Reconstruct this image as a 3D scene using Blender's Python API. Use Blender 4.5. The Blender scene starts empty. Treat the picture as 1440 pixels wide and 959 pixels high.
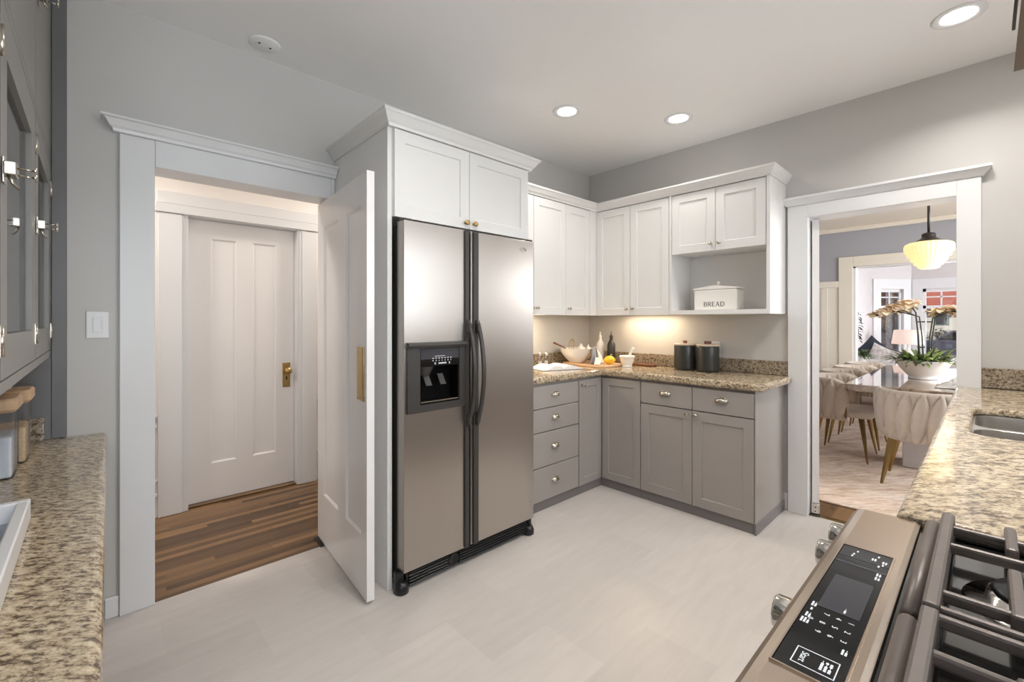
import bpy, bmesh, math, random
from mathutils import Vector, Matrix

random.seed(7)
C = bpy.context.scene.collection
scene = bpy.context.scene
PI = math.pi

def S(r, g, b):
    f = lambda c: (c/255/12.92) if c/255 <= 0.04045 else ((c/255+0.055)/1.055)**2.4
    return (f(r), f(g), f(b), 1.0)

# ------------------------------------------------------------------ camera
cam_d = bpy.data.cameras.new('camera'); cam = bpy.data.objects.new('camera', cam_d); C.objects.link(cam)
cam.location = (0, 0, 1.32)
cam.rotation_euler = (PI/2, 0, math.radians(46.86) - PI/2)
cam_d.sensor_width = 36.0
cam_d.lens = 36.0*626.0/1440.0
cam_d.shift_y = -28.5/1440.0
cam_d.clip_start = 0.02; cam_d.clip_end = 300
scene.camera = cam

# ------------------------------------------------------------------ colour management
scene.view_settings.view_transform = 'Standard'
scene.view_settings.look = 'None'
scene.view_settings.gamma = 1.0
scene.view_settings.exposure = 0.13
scene.view_settings.use_curve_mapping = False
scene.cycles.diffuse_bounces = 8

# ------------------------------------------------------------------ sky, sun, daylight
world = bpy.data.worlds.new('sky'); scene.world = world; world.use_nodes = True
wn = world.node_tree
bg = wn.nodes['Background']
sky = wn.nodes.new('ShaderNodeTexSky'); sky.sky_type = 'HOSEK_WILKIE'; sky.turbidity = 3.0
sky.sun_direction = (-0.5, 0.35, 0.75); sky.ground_albedo = 0.35
wn.links.new(sky.outputs[0], bg.inputs[0]); bg.inputs[1].default_value = 0.9

sun_d = bpy.data.lights.new('sun', 'SUN'); sun_d.energy = 4.5; sun_d.angle = 0.01; sun_d.color = (1, .95, .86)
sun = bpy.data.objects.new('sun', sun_d); C.objects.link(sun)
sun.rotation_euler = Vector((0.62, -0.33, -0.7)).to_track_quat('-Z', 'Y').to_euler()

def area(name, loc, target, sx, sy, power, color=(1, 1, 1), shape='RECTANGLE', spread=None):
    d = bpy.data.lights.new(name, 'AREA'); d.shape = shape; d.size = sx; d.size_y = sy
    d.energy = power; d.color = color
    if spread: d.spread = spread
    o = bpy.data.objects.new(name, d); C.objects.link(o); o.location = loc
    o.rotation_euler = (Vector(target)-Vector(loc)).to_track_quat('-Z', 'Y').to_euler()
    return o
# daylight through the kitchen window over the sink, and through the dining and bay windows, plus two added fills
area('kitchen_window_daylight', (2.1, -0.72, 1.72), (2.0, 1.5, 2.2), 1.7, 1.1, 29, (0.88, 0.94, 1.0))
area('added_left_daylight', (-.06, -0.70, 1.62), (0.2, 2.6, 2.0), .58, 1.2, 36, (0.88, 0.95, 1.0))  # cool fill added behind the viewer to brighten the left side
area('dining_window_daylight', (5.7, -1.85, 1.6), (5.7, 0.5, 1.0), 2.6, 1.4, 145, (0.93, 0.96, 1.0))
area('added_living_daylight', (10.0, -2.6, 1.6), (10.0, 0.5, 1.2), 2.6, 1.4, 150, (0.93, 0.96, 1.0))  # fill added at an invented side window to light the living room
area('bay_window_daylight', (12.5, 0.2, 1.6), (9, 0.2, 1.0), 2.0, 1.3, 35, (0.95, 0.97, 1.0))
HALL_W = 16; DOWNLIGHT_W = 9.0; UNDERCAB_W = 4.0; PENDANT_W = 2.5; CEIL_RISE = 0

# ------------------------------------------------------------------ mesh helpers
class MB:
    def __init__(self, T=None):
        self.v = []; self.f = []; self.m = []; self.s = []; self.T = T
    def add(self, vs, fs, mat=0, smooth=False, T=None):
        o = len(self.v)
        for p in vs:
            p = Vector(p)
            if T is not None: p = T(p) if callable(T) else T @ p
            if self.T is not None: p = self.T(p) if callable(self.T) else self.T @ p
            self.v.append(p)
        for q in fs:
            self.f.append(tuple(o+i for i in q)); self.m.append(mat); self.s.append(smooth)
        return self
    def bm_add(self, bm, mat=0, smooth=False, T=None):
        bm.verts.index_update()
        self.add([v.co.copy() for v in bm.verts], [[v.index for v in f.verts] for f in bm.faces], mat, smooth, T)
        bm.free(); return self
    def box(self, x0, x1, y0, y1, z0, z1, bev=0, mat=0, T=None, seg=1, smooth=False):
        x0, x1 = min(x0, x1), max(x0, x1); y0, y1 = min(y0, y1), max(y0, y1); z0, z1 = min(z0, z1), max(z0, z1)
        bm = bmesh.new()
        vs = [bm.verts.new((x, y, z)) for x in (x0, x1) for y in (y0, y1) for z in (z0, z1)]
        for q in ((0,1,3,2),(4,6,7,5),(0,4,5,1),(2,3,7,6),(0,2,6,4),(1,5,7,3)):
            bm.faces.new([vs[i] for i in q])
        if bev > 0:
            bev = min(bev, 0.49*min(x1-x0, y1-y0, z1-z0))
            bmesh.ops.bevel(bm, geom=bm.edges[:], offset=bev, segments=seg, affect='EDGES', profile=0.5)
        return self.bm_add(bm, mat, smooth, T)
    def prism(self, poly, axis, h0, h1, mat=0, smooth=False, T=None):
        # poly of 2D points extruded along axis; axis 'x': (y,z), 'y': (x,z), 'z': (x,y)
        def P(a, b, h):
            return {'x': (h, a, b), 'y': (a, h, b), 'z': (a, b, h)}[axis]
        n = len(poly)
        vs = [P(a, b, h0) for a, b in poly] + [P(a, b, h1) for a, b in poly]
        fs = [tuple(range(n))[::-1], tuple(range(n, 2*n))] + [(i, (i+1) % n, n+(i+1) % n, n+i) for i in range(n)]
        return self.add(vs, fs, mat, smooth, T)
    def lathe(self, prof, c=(0,0,0), seg=32, mat=0, smooth=True, T=None, sx=1, sy=1, a0=0):
        vs = []; fs = []; rings = []
        for r, z in prof:
            if r < 1e-6:
                rings.append([len(vs)]); vs.append((c[0], c[1], c[2]+z))
            else:
                rings.append(list(range(len(vs), len(vs)+seg)))
                for i in range(seg):
                    a = 2*PI*i/seg+a0
                    vs.append((c[0]+r*sx*math.cos(a), c[1]+r*sy*math.sin(a), c[2]+z))
        for A, B in zip(rings, rings[1:]):
            for i in range(seg):
                j = (i+1) % seg
                if len(A) == 1 and len(B) == 1: continue
                if len(A) == 1: fs.append((A[0], B[j], B[i]))
                elif len(B) == 1: fs.append((A[i], A[j], B[0]))
                else: fs.append((A[i], A[j], B[j], B[i]))
        return self.add(vs, fs, mat, smooth, T)
    def tube(self, pts, r, seg=10, mat=0, smooth=True, T=None, flat=None, closed=False):
        pts = [Vector(p) for p in pts]; n = len(pts)
        rr = r if isinstance(r, (list, tuple)) else [r]*n
        vs = []; fs = []; prev = None
        for i, p in enumerate(pts):
            if closed: d = (pts[(i+1) % n]-pts[i-1]).normalized()
            else: d = (pts[min(i+1, n-1)]-pts[max(i-1, 0)]).normalized()
            if prev is None:
                up = Vector((0, 0, 1)) if abs(d.z) < 0.9 else Vector((1, 0, 0))
                s = d.cross(up).normalized()
            else:
                s = (prev-d*prev.dot(d)).normalized()
            prev = s; t = d.cross(s)
            a, b = (1, 1) if flat is None else flat
            for k in range(seg):
                w = 2*PI*k/seg
                vs.append(p+s*(rr[i]*a*math.cos(w))+t*(rr[i]*b*math.sin(w)))
        m = n if closed else n-1
        for i in range(m):
            for k in range(seg):
                l = (k+1) % seg; j = (i+1) % n
                fs.append((i*seg+k, i*seg+l, j*seg+l, j*seg+k))
        if not closed:
            fs.append(tuple(range(seg))[::-1]); fs.append(tuple((n-1)*seg+k for k in range(seg)))
        return self.add(vs, fs, mat, smooth, T)
    def sphere(self, c, rx, ry, rz, seg=16, rings=10, mat=0, T=None):
        prof = [(math.sin(PI*i/rings), -math.cos(PI*i/rings)*rz) for i in range(rings+1)]
        prof = [(0 if i in (0, rings) else p[0], p[1]) for i, p in enumerate(prof)]
        return self.lathe(prof, c, seg, mat, True, T, rx, ry)
    def sweep(self, path, prof, mat=0, closed=False):
        # crown / moulding: 2D path, outward = right of travel; prof = [(out, z)] closed polygon
        n = len(path); P2 = [Vector(p) for p in path]; vs = []; fs = []
        def nrm(i):
            d = (P2[i+1]-P2[i]).normalized(); return Vector((d.y, -d.x))
        for i in range(n):
            if i == 0: m = nrm(0)
            elif i == n-1: m = nrm(n-2)
            else:
                a, b = nrm(i-1), nrm(i); m = (a+b)/(1+a.dot(b))
            for o, z in prof: vs.append((P2[i].x+m.x*o, P2[i].y+m.y*o, z))
        k = len(prof)
        for i in range(n-1):
            for j in range(k):
                fs.append((i*k+j, i*k+(j+1) % k, (i+1)*k+(j+1) % k, (i+1)*k+j))
        fs.append(tuple(range(k))); fs.append(tuple((n-1)*k+j for j in range(k))[::-1])
        return self.add(vs, fs, mat)
    def poly_holes(self, outer, holes, z0, z1, bev=0, seg=3, mat=0, T=None):
        bm = bmesh.new(); loops = []
        for L in [outer]+holes:
            vs = [bm.verts.new((x, y, z1)) for x, y in L]
            loops.append([bm.edges.new((vs[i], vs[(i+1) % len(vs)])) for i in range(len(vs))])
        es = [e for l in loops for e in l]
        bmesh.ops.triangle_fill(bm, use_beauty=True, use_dissolve=False, edges=es)
        faces = bm.faces[:]
        ret = bmesh.ops.extrude_face_region(bm, geom=faces)
        nv = [g for g in ret['geom'] if isinstance(g, bmesh.types.BMVert)]
        for v in nv: v.co.z = z0
        bmesh.ops.recalc_face_normals(bm, faces=bm.faces)
        if bev:
            ed = [e for e in bm.edges if len(e.link_faces) == 2 and abs(e.verts[0].co.z-e.verts[1].co.z) < 1e-6
                  and abs(e.link_faces[0].normal.z-e.link_faces[1].normal.z) > 0.5]
            bmesh.ops.bevel(bm, geom=ed, offset=bev, segments=seg, affect='EDGES', profile=0.5)
        return self.bm_add(bm, mat, False, T)
    def text(self, s, size, T, depth=0.001, mat=0, align='CENTER'):
        cu = bpy.data.curves.new('t', 'FONT'); cu.body = s; cu.size = size; cu.extrude = depth
        cu.align_x = align; cu.align_y = 'CENTER'
        o = bpy.data.objects.new('t', cu); C.objects.link(o)
        bpy.context.view_layer.update()
        me = bpy.data.meshes.new_from_object(o.evaluated_get(bpy.context.evaluated_depsgraph_get()))
        self.add([v.co.copy() for v in me.vertices], [tuple(p.vertices) for p in me.polygons], mat, False, T)
        bpy.data.objects.remove(o); bpy.data.curves.remove(cu); bpy.data.meshes.remove(me)
        return self
    def build(self, name, mats, parent=None, label=None, stuff=False):
        off = Vector((0, 0, 0)); p = parent
        while p is not None: off = off+p.location; p = p.parent
        me = bpy.data.meshes.new(name)
        me.from_pydata([tuple(v-off) for v in self.v], [], self.f)
        if not isinstance(mats, (list, tuple)): mats = [mats]
        for m in mats: me.materials.append(m)
        me.polygons.foreach_set('material_index', self.m)
        me.polygons.foreach_set('use_smooth', self.s)
        bm = bmesh.new(); bm.from_mesh(me); bmesh.ops.recalc_face_normals(bm, faces=bm.faces); bm.to_mesh(me); bm.free()
        me.update()
        o = bpy.data.objects.new(name, me); C.objects.link(o)
        if parent is not None: o.parent = parent
        if label: o['label'] = label
        if stuff: o['kind'] = 'stuff'
        return o

def thing(name, label, cat, loc=(0, 0, 0), group=None, rotz=0):
    o = bpy.data.objects.new(name, None); C.objects.link(o); o.empty_display_size = 0.05
    o.location = loc; o.rotation_euler = (0, 0, rotz); o['label'] = label; o['category'] = cat
    if group: o['group'] = group
    return o
def tag(o, label, cat, group=None):
    o['label'] = label; o['category'] = cat
    if group: o['group'] = group
    return o
def struct(o, label=None):
    o['kind'] = 'structure'
    if label: o['label'] = label
    return o
def dup(root, loc, rotz=0, label=None):
    def cp(o, par):
        c = o.copy(); C.objects.link(c); c.parent = par
        for ch in o.children: cp(ch, c)
        return c
    r = cp(root, None); r.location = loc; r.rotation_euler = (0, 0, rotz)
    if label: r['label'] = label
    return r

# ------------------------------------------------------------------ materials
def newmat(name):
    m = bpy.data.materials.new(name); m.use_nodes = True
    nt = m.node_tree; return m, nt, nt.nodes, nt.links, nt.nodes['Principled BSDF']
def coords(n, l, scale=(1, 1, 1), rot=(0, 0, 0), loc=(0, 0, 0)):
    tc = n.new('ShaderNodeTexCoord'); src = tc.outputs['Object']
    if any(rot):
        rt = n.new('ShaderNodeMapping'); rt.inputs['Rotation'].default_value = rot; l.new(src, rt.inputs['Vector']); src = rt.outputs['Vector']
    mp = n.new('ShaderNodeMapping'); mp.inputs['Scale'].default_value = scale; mp.inputs['Location'].default_value = loc
    l.new(src, mp.inputs['Vector']); return mp.outputs['Vector']
def noise(n, l, vec, scale, detail=3, rough=0.5):
    t = n.new('ShaderNodeTexNoise'); t.inputs['Scale'].default_value = scale; t.inputs['Detail'].default_value = detail
    t.inputs['Roughness'].default_value = rough
    l.new(vec, t.inputs['Vector']); return t.outputs['Fac']
def ramp(n, l, fac, stops):
    r = n.new('ShaderNodeValToRGB'); e = r.color_ramp.elements
    e[0].position, e[0].color = stops[0]; e[1].position, e[1].color = stops[-1]
    for p, c in stops[1:-1]:
        x = e.new(p); x.color = c
    l.new(fac, r.inputs['Fac']); return r.outputs['Color']
def mix(n, l, fac, a, b, mode='MIX'):
    x = n.new('ShaderNodeMix'); x.data_type = 'RGBA'; x.blend_type = mode
    if isinstance(fac, float): x.inputs[0].default_value = fac
    else: l.new(fac, x.inputs[0])
    for s, v in ((6, a), (7, b)):
        if isinstance(v, tuple): x.inputs[s].default_value = v
        else: l.new(v, x.inputs[s])
    return x.outputs[2]
def bump(n, l, b, height, strength, dist=0.002):
    x = n.new('ShaderNodeBump'); x.inputs['Strength'].default_value = strength; x.inputs['Distance'].default_value = dist
    l.new(height, x.inputs['Height']); l.new(x.outputs['Normal'], b.inputs['Normal'])
def plain(name, col, rough=0.5, metal=0.0, var=0.04, scale=6.0, bmp=0.0, bscale=60.0, stretch=(1, 1, 1), spec=None, sheen=0, coat=0):
    m, nt, n, l, b = newmat(name)
    v = coords(n, l, stretch); f = noise(n, l, v, scale)
    lo = tuple(c*(1-var) for c in col[:3])+(1,); hi = tuple(min(1, c*(1+var)) for c in col[:3])+(1,)
    l.new(ramp(n, l, f, [(0.3, lo), (0.7, hi)]), b.inputs['Base Color'])
    b.inputs['Roughness'].default_value = rough; b.inputs['Metallic'].default_value = metal
    if spec is not None: b.inputs['Specular IOR Level'].default_value = spec
    if sheen: b.inputs['Sheen Weight'].default_value = sheen
    if coat: b.inputs['Coat Weight'].default_value = coat; b.inputs['Coat Roughness'].default_value = 0.1
    if bmp: bump(n, l, b, noise(n, l, v, bscale), bmp)
    return m
def emis(name, col, strength, base=(0.8, 0.8, 0.8, 1)):
    m, nt, n, l, b = newmat(name)
    b.inputs['Base Color'].default_value = base; b.inputs['Roughness'].default_value = 0.4
    f = noise(n, l, coords(n, l), 3.0)
    l.new(ramp(n, l, f, [(0.0, tuple(c*0.97 for c in col[:3])+(1,)), (1.0, col)]), b.inputs['Emission Color'])
    b.inputs['Emission Strength'].default_value = strength
    return m
def glassy(name, tint=(1, 1, 1, 1), gloss=0.12, rough=0.02):
    m, nt, n, l, b = newmat(name); n.remove(b)
    tr = n.new('ShaderNodeBsdfTransparent'); tr.inputs[0].default_value = tint
    gl = n.new('ShaderNodeBsdfGlossy'); gl.inputs['Roughness'].default_value = rough
    fr = n.new('ShaderNodeFresnel'); fr.inputs[0].default_value = 1.45
    ad = n.new('ShaderNodeMath'); ad.operation = 'MULTIPLY_ADD'; ad.inputs[1].default_value = 0.8; ad.inputs[2].default_value = gloss*0.3
    l.new(fr.outputs[0], ad.inputs[0])
    mx = n.new('ShaderNodeMixShader'); l.new(ad.outputs[0], mx.inputs[0]); l.new(tr.outputs[0], mx.inputs[1]); l.new(gl.outputs[0], mx.inputs[2])
    l.new(mx.outputs[0], n['Material Output'].inputs['Surface']); return m
def granite(name, rot=0.75, stretch=0.48, tint=(1, 1, 1, 1)):
    m, nt, n, l, b = newmat(name)
    v = coords(n, l, (stretch, 1.0, 1.0), (0, 0, rot))
    vi = coords(n, l)
    n1 = noise(n, l, v, 82, 6, 0.66); n2 = noise(n, l, v, 24, 4, 0.6); n3 = noise(n, l, v, 150, 5, 0.68); n5 = noise(n, l, vi, 160, 2, 0.5)
    base = ramp(n, l, n2, [(0.32, S(124, 108, 90)), (0.45, S(176, 157, 130)), (0.57, S(204, 188, 160)), (0.72, S(152, 136, 114))])
    fine = ramp(n, l, n1, [(0.32, S(84, 72, 62)), (0.45, S(144, 126, 105)), (0.55, S(198, 181, 154)), (0.68, S(226, 214, 190))])
    c1 = mix(n, l, 0.60, base, fine)
    dk = ramp(n, l, n1, [(0.38, (.9, .9, .9, 1)), (0.47, (0, 0, 0, 1))])
    c2 = mix(n, l, dk, c1, S(78, 66, 56))
    dk2 = ramp(n, l, n3, [(0.38, (.85, .85, .85, 1)), (0.46, (0, 0, 0, 1))])
    c3 = mix(n, l, dk2, c2, S(104, 88, 74))
    lt = ramp(n, l, n5, [(0.62, (0, 0, 0, 1)), (0.72, (.45, .45, .45, 1))])
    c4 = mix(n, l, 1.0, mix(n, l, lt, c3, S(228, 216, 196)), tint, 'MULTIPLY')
    l.new(c4, b.inputs['Base Color'])
    b.inputs['Roughness'].default_value = 0.10; b.inputs['Specular IOR Level'].default_value = 0.5
    return m
def steel(name, col=S(176, 170, 162), rough=0.30, stretch=(2, 2, 160)):
    m, nt, n, l, b = newmat(name)
    v = coords(n, l, stretch); f = noise(n, l, v, 3.0, 4)
    l.new(ramp(n, l, f, [(0.3, tuple(c*0.985 for c in col[:3])+(1,)), (0.7, col)]), b.inputs['Base Color'])
    l.new(ramp(n, l, f, [(0.2, (rough*0.97,)*3+(1,)), (0.8, (rough*1.03,)*3+(1,))]), b.inputs['Roughness'])
    b.inputs['Metallic'].default_value = 1.0
    b.inputs['Anisotropic'].default_value = 0.4
    return m
def planks(name, c1, c2, length, width, rot=0, off=(0, 0, 0), gap=0.002, gapcol=(0.1, 0.07, 0.05, 1), rough=0.4, grain=(2, 60, 1), gstr=0.35, spec=0.5, dark=0.75, shuffle=False):
    m, nt, n, l, b = newmat(name)
    v = coords(n, l, (1, 1, 1), (0, 0, rot), off)
    br = n.new('ShaderNodeTexBrick'); br.offset = 0.5
    if shuffle:                       # every row starts at its own random place
        sp = n.new('ShaderNodeSeparateXYZ'); l.new(v, sp.inputs[0])
        dv = n.new('ShaderNodeMath'); dv.operation = 'DIVIDE'; l.new(sp.outputs[1], dv.inputs[0]); dv.inputs[1].default_value = width
        fl = n.new('ShaderNodeMath'); fl.operation = 'FLOOR'; l.new(dv.outputs[0], fl.inputs[0])
        wn_ = n.new('ShaderNodeTexWhiteNoise'); wn_.noise_dimensions = '1D'; l.new(fl.outputs[0], wn_.inputs['W'])
        ma = n.new('ShaderNodeMath'); ma.operation = 'MULTIPLY_ADD'; l.new(wn_.outputs['Value'], ma.inputs[0]); ma.inputs[1].default_value = 7.3; l.new(sp.outputs[0], ma.inputs[2])
        cb = n.new('ShaderNodeCombineXYZ'); l.new(ma.outputs[0], cb.inputs[0]); l.new(sp.outputs[1], cb.inputs[1]); v = cb.outputs[0]; br.offset = 0.0
    l.new(v, br.inputs['Vector'])
    br.inputs['Scale'].default_value = 1.0
    br.inputs['Brick Width'].default_value = length; br.inputs['Row Height'].default_value = width
    br.inputs['Mortar Size'].default_value = gap; br.inputs['Mortar Smooth'].default_value = 0.3
    br.inputs['Color1'].default_value = c1; br.inputs['Color2'].default_value = c2; br.inputs['Mortar'].default_value = gapcol
    gv = coords(n, l, grain, (0, 0, rot)); g = noise(n, l, gv, 3.0, 6, 0.65)
    gc = ramp(n, l, g, [(0.3, (dark, dark, dark, 1)), (0.7, (1.06, 1.06, 1.06, 1))])
    l.new(mix(n, l, gstr*2 if gstr*2 < 1 else 1.0, br.outputs['Color'], gc, 'MULTIPLY'), b.inputs['Base Color'])
    b.inputs['Roughness'].default_value = rough; b.inputs['Specular IOR Level'].default_value = spec
    return m

M = {}
M['wall'] = plain('grey_wall_paint', S(197, 195, 192), 0.42, var=0.015, scale=2, bmp=0.05, bscale=120)
M['ceil'] = plain('ceiling_paint', S(238, 237, 236), 0.55, var=0.01, scale=2)
M['white'] = plain('white_trim_paint', S(226, 226, 227), 0.32, var=0.01, scale=4)
M['cabwhite'] = plain('white_cabinet_paint', S(227, 226, 224), 0.30, var=0.01, scale=4)
M['door'] = plain('white_door_paint', S(236, 233, 232), 0.22, var=0.01, scale=3)
M['taupe'] = plain('taupe_cabinet_paint', S(160, 154, 149), 0.33, var=0.015, scale=5)
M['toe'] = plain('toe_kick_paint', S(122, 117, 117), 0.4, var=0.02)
M['hutch'] = plain('hutch_grey_paint', S(134, 132, 128), 0.35, var=0.03, scale=8)
M['hutchdark'] = plain('hutch_dark_paint', S(112, 111, 112), 0.4, var=0.03, scale=8)
M['tile'] = planks('floor_tile', S(202, 196, 191), S(192, 186, 181), 0.61, 0.305, 0, (-0.21, -0.09, 0), 0.0008, S(196, 188, 179), 0.30, (1.5, 9, 1), 0.30, 0.4, 0.90)
M['oak'] = planks('oak_strip_floor', S(146, 112, 76), S(84, 62, 41), 0.9, 0.045, 0, (0.3, 0, 0), 0.0006, S(60, 40, 26), 0.30, (1.5, 50, 1), 0.40, 0.4, 0.70, True)
M['granite'] = granite('cream_brown_granite')
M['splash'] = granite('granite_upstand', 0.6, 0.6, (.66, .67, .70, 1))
M['steel'] = steel('brushed_steel', S(184, 177, 170), 0.31)
M['steeldark'] = steel('dark_brushed_steel', S(120, 112, 104), 0.35)
M['steelw'] = steel('warm_brushed_steel', S(212, 196, 180), 0.20, (160, 3, 3))
M['sink'] = steel('satin_sink_steel', S(212, 210, 207), 0.28, (3, 3, 60))
M['chrome'] = plain('polished_nickel', S(212, 208, 202), 0.10, 1.0, 0.01)
M['nickel'] = plain('satin_nickel', S(196, 188, 176), 0.24, 1.0, 0.02)
M['brass'] = plain('aged_brass', S(186, 158, 104), 0.30, 1.0, 0.10, 40)
M['gold'] = plain('brushed_gold_leg', S(150, 126, 82), 0.30, 1.0, 0.05)
M['charcoal'] = plain('charcoal_trim_plastic', S(58, 55, 52), 0.38, var=0.05)
M['black'] = plain('black_plastic', S(24, 24, 26), 0.30, var=0.05)
M['deepblack'] = plain('matt_black_recess', S(8, 8, 8), 0.7, var=0.05, spec=0.1)
M['iron'] = plain('cast_iron_enamel', S(104, 95, 90), 0.40, 0.25, 0.05, 40, 0.15, 300)
M['blackgloss'] = plain('black_glass', S(22, 22, 24), 0.06, var=0.03)
M['cooktop'] = plain('black_cooktop_enamel', S(28, 27, 26), 0.08, var=0.04, coat=0.5)
M['lcd'] = plain('dark_display', S(66, 66, 72), 0.12, var=0.02)
M['glyph'] = emis('lit_display_marks', S(180, 198, 216), 0.26)
M['palegrey'] = plain('pale_grey_print', S(190, 192, 194), 0.5)
M['dkprint'] = plain('dark_lettering', S(50, 48, 48), 0.6)
M['glass'] = glassy('clear_window_pane')
M['cabglass'] = glassy('old_cabinet_glass', (0.86, 0.89, 0.92, 1), 0.35, 0.05)
M['jar'] = glassy('clear_jar_glass', (0.975, 0.98, 0.98, 1), 0.10, 0.02)
M['ceramic'] = plain('white_ceramic', S(240, 236, 230), 0.16, var=0.01)
M['ceramicblk'] = plain('black_ceramic', S(54, 54, 51), 0.30, var=0.06)
M['lidpale'] = plain('pale_ash_wood', S(206, 190, 172), 0.5, var=0.08, scale=4, stretch=(1, 9, 9))
M['hallwhite'] = plain('hall_white_paint', S(234, 229, 224), 0.42, var=0.01)
M['wood'] = plain('pale_beech_wood', S(200, 168, 134), 0.45, var=0.12, scale=4, stretch=(1, 9, 9))
M['board'] = plain('maple_board', S(214, 176, 138), 0.45, var=0.12, scale=4, stretch=(9, 1, 9))
M['walnut'] = plain('walnut_board', S(112, 68, 46), 0.4, var=0.2, scale=4, stretch=(9, 1, 9))
M['flour'] = plain('white_flour', S(226, 230, 238), 0.9, var=0.03, scale=40)
M['oats'] = plain('rolled_oats', S(222, 198, 166), 0.9, var=0.15, scale=120, bmp=0.4, bscale=200)
M['lemon'] = plain('lemon_peel', S(246, 196, 40), 0.42, var=0.05, scale=20, bmp=0.3, bscale=160)
M['paper'] = plain('book_paper', S(228, 226, 223), 0.7, var=0.02, scale=12)
M['linen'] = plain('striped_linen', S(226, 218, 208), 0.85, var=0.06, scale=30, bmp=0.2, bscale=300, sheen=0.2)
M['greycloth'] = plain('grey_linen', S(150, 150, 154), 0.85, var=0.06, scale=30, bmp=0.2, bscale=300)
M['velvet'] = plain('taupe_velvet', S(190, 176, 161), 0.8, var=0.05, scale=20, bmp=0.15, bscale=250, sheen=0.5)
M['shade'] = emis('glowing_milk_glass', S(255, 222, 145), 0.72, S(250, 235, 200))
M['lens'] = emis('lit_downlight_lens', (1, .96, .9, 1), 14.0)
M['warmlens'] = emis('lit_undercabinet_lens', (1, .85, .62, 1), 6.0)
M['darkbronze'] = plain('dark_bronze', S(72, 68, 66), 0.35, 0.8, 0.05)
M['cream'] = plain('cream_wainscot_paint', S(236, 228, 214), 0.4, var=0.015, scale=3)
M['bluegrey'] = plain('blue_grey_wall_paint', S(170, 170, 176), 0.5, var=0.015, scale=2)
M['palewall'] = plain('pale_lilac_grey_wall', S(214, 208, 208), 0.5, var=0.02, scale=2)
M['leaf'] = plain('green_leaf', S(92, 108, 72), 0.5, var=0.35, scale=14)
M['leaflight'] = plain('light_green_leaf', S(150, 170, 96), 0.5, var=0.3, scale=14)
M['petal'] = plain('peach_orchid_petal', S(255, 232, 204), 0.55, var=0.10, scale=10)
M['stalk'] = plain('dark_stalk', S(74, 78, 66), 0.6, var=0.2)
M['moss'] = plain('moss', S(96, 96, 62), 0.9, var=0.4, scale=60, bmp=0.6, bscale=90)
M['navy'] = plain('dark_teal_cushion', S(46, 56, 66), 0.8, var=0.15, scale=20)
M['patterned'] = plain('patterned_cushion', S(206, 200, 196), 0.8, var=0.30, scale=22)
M['sofa'] = plain('pale_grey_upholstery', S(206, 202, 200), 0.85, var=0.04, scale=20)
M['lampshade'] = emis('blush_linen_shade', S(240, 214, 200), 0.25, S(240, 216, 204))
def rug_mat():
    m, nt, n, l, b = newmat('distressed_rug')
    v = coords(n, l, (0.30, 1.0, 1), (0, 0, 0.75)); f = noise(n, l, v, 10, 6, 0.7); g = noise(n, l, coords(n, l, (0.22, 1, 1), (0, 0, 0.75)), 45, 3, 0.6)
    c = ramp(n, l, f, [(0.30, S(172, 146, 126)), (0.45, S(206, 184, 165)), (0.6, S(218, 202, 187)), (0.75, S(184, 168, 158))])
    d = ramp(n, l, g, [(0.3, S(196, 180, 170)), (0.55, (1, 1, 1, 1))])
    l.new(mix(n, l, 0.7, c, d, 'MULTIPLY'), b.inputs['Base Color']); b.inputs['Roughness'].default_value = 0.95
    return m
M['rug'] = rug_mat()
def marble():
    m, nt, n, l, b = newmat('polished_table_stone')
    f = noise(n, l, coords(n, l, (1, 3, 3), (0, 0, 0.5)), 4, 6, 0.7)
    l.new(ramp(n, l, f, [(0.36, S(84, 66, 54)), (0.45, S(150, 128, 110)), (0.58, S(178, 160, 142)), (0.72, S(120, 100, 86))]), b.inputs['Base Color'])
    b.inputs['Roughness'].default_value = 0.05; b.inputs['Coat Weight'].default_value = 0.6; b.inputs['Coat Roughness'].default_value = 0.03
    return m
M['marble'] = marble()

# =================================================================== room shell
YA, XB, YD, XL, CZ = 2.665, 3.53, -0.52, -0.47, 2.733   # walls: back, right, front (behind range), left (hutch), ceiling

b = MB(); b.box(XL-.15, XB+.055, YD-.15, YA, -.06, 0); struct(b.build('floor', M['tile']))
b = MB(); b.box(XL-.6, 2.6, YA, 4.3, -.06, -.002); struct(b.build('floor', M['oak']))
b = MB(); b.box(XB+.055, 8.0, -1.9, 2.5, -.06, -.002); struct(b.build('floor', M['oak']))
b = MB(); b.box(8.0, 12.3, -2.7, 1.8, -.06, -.002); struct(b.build('floor', M['oak']))
b = MB(); b.box(XL-.15, XB+.13, YD-.15, YA+.13, CZ, CZ+.08); struct(b.build('ceiling', M['ceil']))
b = MB(); b.box(XL-.6, 2.6, YA+.13, 4.3, CZ, CZ+.08); struct(b.build('ceiling', M['ceil']))
b = MB(); b.box(XB+.13, 8.0, -1.9, 2.5, 2.65, 2.73); struct(b.build('ceiling', M['cream']))
b = MB(); b.box(8.0, 12.4, -2.7, 1.8, 2.65, 2.73); struct(b.build('ceiling', M['ceil']))

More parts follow.
